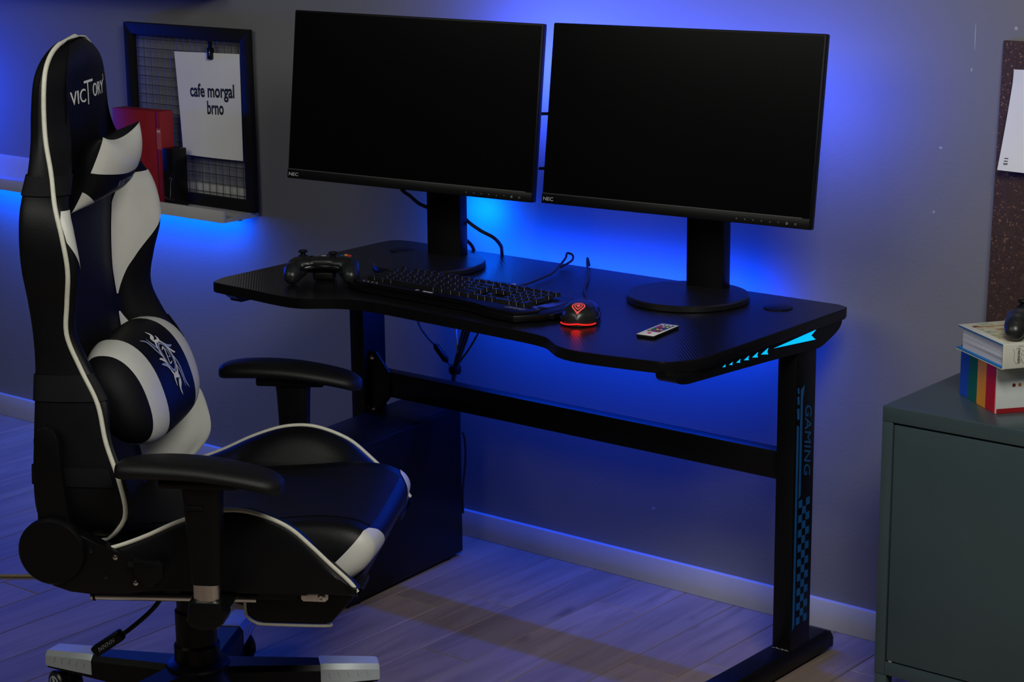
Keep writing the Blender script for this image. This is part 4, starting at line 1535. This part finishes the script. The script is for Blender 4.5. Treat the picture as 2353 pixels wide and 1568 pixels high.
grid(bm, trim, 96, 26)
obj('front_trim', bm, LEATHERW, seat, 60)
seat_patch('centre_panel', FABRIC, 0.0, 0.60, lambda j: -0.60, lambda j: 0.60, 0.0010)
# cream edging along the nose's bottom
bm = BM()
tube(bm, [seatS(1.0, y) for y in np.linspace(-0.74, 0.74, 30)], 0.0028, 6)
obj('piping', bm, PIPING, seat, 60)

# ---- footrest under the seat
fr_pts = [(0.150, 0.345), (0.149, 0.320), (0.153, 0.306), (0.166, 0.296), (0.185, 0.291), (0.300, 0.293), (0.312, 0.298), (0.352, 0.345), (0.352, 0.362), (0.20, 0.362)]
fr_ = obj('footrest', prism(BM(), fr_pts, 'y', -0.19, 0.19, 0.006), LEATHER, chair, 40)
for s in (-1, 1):
    bm = BM()
    tube(bm, catmull([(0.150, s * 0.189, 0.335), (0.153, s * 0.19, 0.307), (0.168, s * 0.19, 0.294), (0.19, s * 0.19, 0.2905), (0.298, s * 0.19, 0.2915), (0.312, s * 0.19, 0.296)], 5), 0.0028, 7)
    obj('piping', bm, PIPING, fr_, 60)
    bm = BM()
    tube(bm, [(-0.136, s * 0.2, 0.338), (0.176, s * 0.2, 0.343)], 0.0075, 14)
    rod = obj('slide_rod', bm, CHROME, chair)
    bm = BM()
    tube(bm, [(-0.131, s * 0.2, 0.338), (-0.127, s * 0.2, 0.338)], 0.0090, 14)
    obj('end_stop', bm, BLKPLAST, rod)
    pl = obj('footrest_link', prism(BM(), [(0.258, 0.352), (0.262, 0.358), (0.300, 0.360), (0.309, 0.356), (0.308, 0.346), (0.302, 0.341), (0.262, 0.341), (0.258, 0.345)], 'y', min(s * 0.192, s * 0.199), max(s * 0.192, s * 0.199), 0.0008), CHROME, chair)
    bm = BM()
    lathe(bm, [(0.0078, 0), (0.0072, 0.003), (0.004, 0.0045), (0.001, 0.004)], (0.296, 0, 0.350), 14, 'y')
    for v in bm.verts:
        v.co.y = s * (0.199 + v.co.y)
    obj('screw', bm, CHROME, pl)
    obj('rail_block', bx(0.03, 0.25, min(s * 0.175, s * 0.192), max(s * 0.175, s * 0.192), 0.338, 0.376, 0.003), BLKPLAST, chair)

# ---- mechanism, column, lever
obj('mechanism', prism(BM(), [(-0.13, 0.372), (-0.13, 0.335), (-0.09, 0.296), (0.07, 0.296), (0.12, 0.335), (0.12, 0.372)], 'y', -0.075, 0.075, 0.004), BLKMETAL, chair)
bm = BM()
lathe(bm, [(0.0445, 0.135), (0.0445, 0.17), (0.040, 0.175), (0.040, 0.24), (0.036, 0.245), (0.036, 0.30)], (0, 0, 0), 32)
obj('column_cover', bm, BLKPLAST, chair)
bm = BM()
tube(bm, catmull([(-0.01, -0.07, 0.335), (-0.028, -0.10, 0.325), (-0.036, -0.11, 0.298), (-0.06, -0.11, 0.27), (-0.097, -0.11, 0.238), (-0.114, -0.11, 0.226)], 6), 0.0045, 8)
lv = obj('height_lever', bm, BLKMETAL, chair)
bm = bx(-0.035, 0.035, -0.010, 0.010, -0.011, 0.011, 0.005, 3)
bmesh.ops.transform(bm, matrix=Matrix.Translation((-0.140, -0.11, 0.209)) @ Matrix.Rotation(R(-35), 4, 'Y'), verts=bm.verts)
obj('lever_grip', bm, BLKPLAST, lv)
Ml = Matrix.Translation((-0.140, -0.1203, 0.209)) @ Matrix.Rotation(R(-35), 4, 'Y')
bm = BM()
for k in range(4):
    xk = -0.016 + k * 0.010
    tube(bm, catmull([Ml @ Vector((xk - 0.004, 0, -0.004)), Ml @ Vector((xk - 0.001, 0, 0.004)), Ml @ Vector((xk + 0.002, 0, -0.003)), Ml @ Vector((xk + 0.005, 0, 0.004))], 4), 0.0005, 5)
obj('grip_marking', bm, PRINTG, lv)

# ---- armrests


def armrest(s):
    yc = s * 0.345
    prof_t = [(-0.024, 0.628, 0.018, 0.012), (-0.012, 0.631, 0.032, 0.015), (0.02, 0.635, 0.043, 0.0165), (0.07, 0.6365, 0.049, 0.0165), (0.13, 0.634, 0.050, 0.016), (0.19, 0.626, 0.048, 0.0155), (0.235, 0.617, 0.043, 0.015), (0.255, 0.6105, 0.034, 0.0145), (0.268, 0.606, 0.018, 0.011)]
    pr3 = catmull([(a, b, 0) for a, b, _, _ in prof_t], 5)
    wr = catmull([(c, d, 0) for _, _, c, d in prof_t], 5)
    bm = BM()
    rings = []
    for p, q in zip(pr3, wr):
        ring = []
        for k in range(20):
            a = 2 * math.pi * k / 20
            ca, sa = math.cos(a), math.sin(a)
            ring.append(bm.verts.new((p.x, yc + q.x * math.copysign(abs(ca) ** 0.6, ca), p.y + q.y * math.copysign(abs(sa) ** 0.75, sa) - (0.004 * abs(ca) ** 2 if sa > 0 else 0))))
        rings.append(ring)
    for A, B in zip(rings, rings[1:]):
        for k in range(20):
            bm.faces.new((A[k], A[(k + 1) % 20], B[(k + 1) % 20], B[k]))
    bm.faces.new(rings[0][::-1])
    bm.faces.new(rings[-1])
    pad = obj('arm_pad', bm, mat('arm_pad_rubber', (0.0035, 0.0035, 0.004), 0.45, spec=0.35, var=0.1, scale=60, bump=0.25, bscale=1200), chair, 60)
    obj('pad_plate', bx(0.055, 0.196, yc - 0.030, yc + 0.030, 0.604, 0.622, 0.005), BLKPLAST, pad)
    # tapered sleeve
    bm = BM()
    rings = []
    for z, hx, hy in ((0.608, 0.036, 0.024), (0.585, 0.0335, 0.0225), (0.52, 0.031, 0.021), (0.427, 0.0265, 0.0195)):
        ring = []
        for k in range(24):
            a = 2 * math.pi * k / 24
            ca, sa = math.cos(a), math.sin(a)
            ring.append(bm.verts.new((0.127 + hx * math.copysign(abs(ca) ** 0.55, ca), yc + hy * math.copysign(abs(sa) ** 0.55, sa), z)))
        rings.append(ring)
    for A, B in zip(rings, rings[1:]):
        for k in range(24):
            bm.faces.new((A[k], A[(k + 1) % 24], B[(k + 1) % 24], B[k]))
    bm.faces.new(rings[0][::-1])
    bm.faces.new(rings[-1])
    post = obj('arm_post', bm, BLKPLAST, chair, 40)
    yo = yc + s * 0.021
    obj('height_button', bx(0.098, 0.132, min(yo, yo + s * 0.005), max(yo, yo + s * 0.005), 0.566, 0.5725, 0.0015), BLKPLAST, post)
    bm = BM()
    rings = []
    for z in (0.3965, 0.427):
        ring = []
        for k in range(24):
            a = 2 * math.pi * k / 24
            ca, sa = math.cos(a), math.sin(a)
            ring.append(bm.verts.new((0.126 + 0.0235 * math.copysign(abs(ca) ** 0.7, ca), yc + 0.0175 * math.copysign(abs(sa) ** 0.7, sa), z)))
        rings.append(ring)
    for k in range(24):
        bm.faces.new((rings[0][k], rings[0][(k + 1) % 24], rings[1][(k + 1) % 24], rings[1][k]))
    bm.faces.new(rings[0][::-1])
    bm.faces.new(rings[1])
    obj('chrome_sleeve', bm, CHROME, post, 40)
    soc = obj('arm_socket', prism(BM(), [(0.098, 0.397), (0.092, 0.36), (0.098, 0.350), (0.115, 0.345), (0.142, 0.346), (0.158, 0.358), (0.162, 0.37), (0.154, 0.397)], 'y', yc - 0.023, yc + 0.023, 0.005), BLKPLAST, chair)
    y0, y1 = sorted((s * 0.10, yc - s * 0.01))
    obj('arm_bracket', bx(0.102, 0.152, y0, y1, 0.360, 0.3745, 0.003), BLKMETAL, soc)


armrest(-1)
armrest(1)

# ---- base
bm = BM()
lathe(bm, [(0.062, 0.058), (0.066, 0.07), (0.066, 0.118), (0.060, 0.132), (0.046, 0.140)], (0, 0, 0), 40)
obj('base_hub', bm, BLKPLAST, chair)
WHEELM = mat('wheel_black', (0.008, 0.008, 0.009), 0.3, var=0.08)
for k in range(5):
    a = R(49.7 - 32 + 72 * k)
    M = Matrix.Rotation(a, 4, 'Z')
    # arm: tapered box
    bm = BM()
    secs = [(0.03, 0.040, 0.056, 0.130), (0.10, 0.034, 0.064, 0.124), (0.23, 0.027, 0.066, 0.1125), (0.348, 0.024, 0.070, 0.1035)]
    rings = []
    for x_, hw, z0_, z1_ in secs:
        rings.append([bm.verts.new(M @ Vector(q)) for q in ((x_, -hw, z0_), (x_, hw, z0_), (x_, hw, z1_ - 0.010), (x_, hw * 0.72, z1_), (x_, -hw * 0.72, z1_), (x_, -hw, z1_ - 0.010))])
    for A, B in zip(rings, rings[1:]):
        for i in range(6):
            bm.faces.new((A[i], A[(i + 1) % 6], B[(i + 1) % 6], B[i]))
    bm.faces.new(rings[0][::-1])
    bm.faces.new(rings[-1])
    lg = obj('base_leg', bm, BLKPLAST, chair, 25)
    # silver tip cover
    bm = BM()
    rings = []
    for x_, hw, z0_, z1_ in ((0.236, 0.0285, 0.074, 0.1138), (0.242, 0.0290, 0.074, 0.1152), (0.348, 0.0258, 0.074, 0.1055), (0.3525, 0.0240, 0.075, 0.1035)):
        rings.append([bm.verts.new(M @ Vector(q)) for q in ((x_, -hw, z0_), (x_, hw, z0_), (x_, hw, z1_ - 0.010), (x_, hw * 0.72, z1_), (x_, -hw * 0.72, z1_), (x_, -hw, z1_ - 0.010))])
    for A, B in zip(rings, rings[1:]):
        for i in range(6):
            bm.faces.new((A[i], A[(i + 1) % 6], B[(i + 1) % 6], B[i]))
    bm.faces.new(rings[0][::-1])
    bm.faces.new(rings[-1])
    obj('tip_cover', bm, SILVER, lg, 25)
    for i in range(5):
        for s in (-1, 1):
            xg = 0.256 + i * 0.0185
            hw = 0.0287 - (xg - 0.242) * 0.030
            bm = BM()
            tube(bm, [M @ Vector((xg, s * (hw + 0.0001), 0.086)), M @ Vector((xg - 0.004, s * (hw + 0.0001), 0.0975))], 0.0014, 6)
            obj('grip_rib', bm, SILVER, lg)
    # caster
    ca_ = R((35, 142, 137, 150, 300)[k])
    Mc = Matrix.Translation(M @ Vector((0.318, 0, 0))) @ Matrix.Rotation(ca_, 4, 'Z')
    bm = BM()
    cyl(bm, (0, 0, 0), 'z', 0.008, 0.045, 0.075, 14)
    box(bm, -0.012, 0.022, -0.0075, 0.0075, 0.022, 0.058, 0.004)
    bmesh.ops.transform(bm, matrix=Mc, verts=bm.verts)
    cs = obj('caster', bm, BLKPLAST, chair)
    for s in (-1, 1):
        bm = BM()
        lathe(bm, [(0.0, -0.0085), (0.022, -0.0085), (0.0285, -0.006), (0.030, -0.002), (0.030, 0.004), (0.027, 0.0082), (0.021, 0.009), (0.0205, 0.0065), (0.0, 0.0065)], (0.010, 0, 0.030), 28, 'y')
        for v in bm.verts:
            v.co.y = s * (0.0168 + v.co.y)
        bmesh.ops.transform(bm, matrix=Mc, verts=bm.verts)
        obj('wheel', bm, WHEELM, cs, 35)
        bm = BM()
        yw = s * 0.0250
        tube(bm, [(0.010 + 0.0185 * math.cos(q), yw, 0.030 + 0.0185 * math.sin(q)) for q in np.linspace(0, 2 * math.pi, 24, endpoint=False)], 0.0018, 6, True)
        for q in range(5):
            aa = 2 * math.pi * q / 5
            tube(bm, [(0.010, yw, 0.030), (0.010 + 0.0185 * math.cos(aa), yw, 0.030 + 0.0185 * math.sin(aa))], [0.0035, 0.0022], 6)
        bmesh.ops.transform(bm, matrix=Mc, verts=bm.verts)
        obj('wheel_trim', bm, SILVER, cs, 60)

# ------------------------------------------------------------------ lumbar pillow (strapped on the backrest)
Mch = Matrix.Translation(CH) @ Matrix.Rotation(R(32), 4, 'Z')
lp_c = Mch @ Vector((-0.078, 0, 0.700))
lum = thing('lumbar_pillow', 'black lumbar roll pillow with white rings and embroidered emblem on the chair', 'pillow', lp_c, R(32))
LH = 0.200


def lumS(a, y):
    t = min(1.0, abs(y) / LH)
    k = (1 - t ** 5) ** 0.5 if t > 0.0 else 1.0
    k = 0.10 + 0.90 * k
    k *= 1 - 0.05 * t * t
    ca, sa = math.cos(a), math.sin(a)
    x_ = 0.066 * math.copysign(abs(ca) ** 0.85, ca) * k
    z_ = 0.098 * math.copysign(abs(sa) ** 0.85, sa) * k
    if x_ < 0:
        x_ *= 0.95
    return Vector((x_, y, z_)) + Vector((-z_ * 0.30, 0, 0))


def lum_part(name, m, y0, y1, off=0.0, n=14, cap=None):
    bm = BM()
    V = grid(bm, lambda u, v: lumS(2 * math.pi * u, y0 + (y1 - y0) * v) * 1.0, 48, n, True)
    if cap is not None:
        bm.faces.new([V[i][n if cap else 0] for i in range(48)])
    return obj(name, bm, m, lum, 60)


lum_part('centre_band', LEATHER, -0.088, 0.088)
for s in (-1, 1):
    lum_part('white_ring', LEATHERW, s * 0.088, s * 0.155)
    lum_part('end_cap', FABRIC, s * 0.155, s * 0.1998, 0, 20, True)


def emb(u, v, t=0.0):
    """emblem space: u lateral (m), v up along the surface (m)"""
    a = 0.42 + v / 0.085
    p = lumS(a, u)
    n = lumS(a, u) - Vector((-0.01, u, 0.0))
    n.normalize()
    return p + n * (0.0012 + t)


def ring_bm(r0_, r1_, sx_, sy_):
    bm = BM()
    n = 40
    O_ = [bm.verts.new(emb(sx_ * r0_ * math.cos(2 * math.pi * i / n), sy_ * r0_ * math.sin(2 * math.pi * i / n))) for i in range(n)]
    I_ = [bm.verts.new(emb(sx_ * r1_ * math.cos(2 * math.pi * i / n), sy_ * r1_ * math.sin(2 * math.pi * i / n))) for i in range(n)]
    for i in range(n):
        bm.faces.new((O_[i], O_[(i + 1) % n], I_[(i + 1) % n], I_[i]))
    return bm


def stroke(pts, wid, m):
    P = catmull([(a, b, 0) for a, b in pts], 8)
    bm = BM()
    L, Rr = [], []
    for i, p in enumerate(P):
        t = (P[min(i + 1, len(P) - 1)] - P[max(i - 1, 0)]).normalized()
        nn = Vector((-t.y, t.x, 0))
        s_ = i / (len(P) - 1)
        w = wid * (math.sin(math.pi * min(1, 0.08 + s_ * 0.9)) ** 0.8) * 0.5 + 0.0002
        L.append(bm.verts.new(emb(p.x + nn.x * w, p.y + nn.y * w)))
        Rr.append(bm.verts.new(emb(p.x - nn.x * w, p.y - nn.y * w)))
    for i in range(len(P) - 1):
        bm.faces.new((L[i], L[i + 1], Rr[i + 1], Rr[i]))
    obj('emblem', bm, m, lum, 60)


obj('emblem', ring_bm(1, 0.84, 0.025, 0.034), THREADW, lum, 60)
obj('emblem', ring_bm(0.76, 0.66, 0.025, 0.034), THREADB, lum, 60)
for m, wd, pts in ((THREADW, .003, [(-0.008, 0.014), (0.006, 0.016), (-0.008, -0.012), (0.008, -0.013)]), (THREADB, .003, [(-0.002, 0.016), (0.010, 0.010), (0.010, -0.004), (0.0, -0.002)]),
                   (THREADW, .010, [(0.002, 0.030), (-0.010, 0.042), (0.004, 0.050), (0.000, 0.066)]), (THREADW, .007, [(0.004, 0.032), (0.014, 0.036), (0.016, 0.046)]),
                   (THREADW, .010, [(-0.002, -0.030), (0.010, -0.040), (-0.002, -0.050), (0.002, -0.064)]), (THREADW, .007, [(-0.004, -0.032), (-0.014, -0.036), (-0.016, -0.046)]),
                   (THREADB, .006, [(-0.024, 0.002), (-0.034, 0.022), (-0.040, 0.046), (-0.056, 0.058)]), (THREADB, .005, [(-0.020, 0.018), (-0.027, 0.034), (-0.030, 0.052)]),
                   (THREADW, .005, [(-0.022, -0.010), (-0.034, 0.000), (-0.046, 0.004)]), (THREADB, .006, [(-0.018, -0.024), (-0.030, -0.012), (-0.050, -0.006)]),
                   (THREADB, .006, [(0.018, 0.026), (0.030, 0.014), (0.050, 0.010)]), (THREADW, .005, [(0.024, 0.012), (0.036, 0.000), (0.046, -0.004)]),
                   (THREADB, .006, [(0.024, -0.004), (0.034, -0.024), (0.038, -0.048), (0.052, -0.062)]), (THREADB, .005, [(0.020, -0.020), (0.027, -0.036), (0.031, -0.056)])):
    stroke([(a * 0.95, b * 0.88) for a, b in pts], wd * 0.85, m)

# ------------------------------------------------------------------ head pillow
hp_c = Mch @ Vector((-0.130, 0, 1.104))
hpl = thing('head_pillow', 'small black head pillow with white corners on the chair headrest', 'pillow', hp_c, R(32))
HPW, HPH, HPT = 0.110, 0.078, 0.052


def hpS(s, t, f, off=0.0):
    """s lateral -1..1, t vertical -1..1, f=+1 front, -1 rear"""
    pin = 0.13
    y = HPW * s * (1 - 0.03 * (1 - t * t))
    z = HPH * t * (1 - pin * 1.7 * (1 - s * s))
    k = (max(0, 1 - abs(s) ** 2.6) * max(0, 1 - abs(t) ** 2.6)) ** 0.55
    x_ = f * (HPT * k + off) * (1.0 if f > 0 else 1.05)
    tl = R(26)
    return Vector((x_ * math.cos(tl) + z * math.sin(tl), y, z * math.cos(tl) - x_ * math.sin(tl) * 0.5))


bm = BM()
grid(bm, lambda u, v: hpS(2 * u - 1, 2 * v - 1, 1), 40, 30)
grid(bm, lambda u, v: hpS(2 * u - 1, 2 * v - 1, -1), 40, 30)
bmesh.ops.remove_doubles(bm, verts=bm.verts, dist=0.0002)
hb = obj('cushion', bm, LEATHER, hpl, 70)


def hp_patch(name, m, fn, par):
    bm = BM()
    grid(bm, fn, 36, 14)
    return obj(name, bm, m, par, 70)


# upper white band
def band(u, v):
    s = -1 + 2 * u
    lo = 0.05 + 0.22 * abs(s) ** 2 - 0.20 * abs(s) ** 3
    hi = 0.995
    return hpS(s * 0.995, lo + (hi - lo) * v, 1, 0.0014)


hp_patch('white_band', LEATHERW, band, hb)
for s in (-1, 1):
    def cor(u, v, s=s):
        a = 0.995 - 0.62 * (1 - u) * 1.0
        t = -0.995 + (0.02 + 0.55 * u ** 1.6) * v
        return hpS(s * a, t, 1, 0.0014)
    hp_patch('white_corner', LEATHERW, cor, hb)
tm = text_mesh('VICTORY', 0.026, 0.0002, 0.0006, 1.0)
xs = [v.co.x for v in tm.vertices]
k = 0.115 / (max(xs) - min(xs))
map_mesh(tm, lambda a, b, c: hpS((0.012 + a * k) / HPW, (-0.022 + b) / HPH, 1, 0.0016))
obj('lettering', tm, mat('pale_blue_thread', (0.42, 0.46, 0.72), 0.6), hb, None)
bm = BM()


def hstrap(i, j):
    s = -1 if i < .5 else 1
    u = abs(1 - 2 * i) * 0.60
    z = 1.10 + (j - .5) * 0.03
    return Mch.inverted() @ (Mch @ (S(u, z, s) + Sn(u, z, s) * NS * 0.003)) - Vector((-0.130, 0, 1.104))


grid(bm, hstrap, 60, 2)
solid(bm, 0.0012)
obj('strap', bm, FABRIC, hpl, 40)
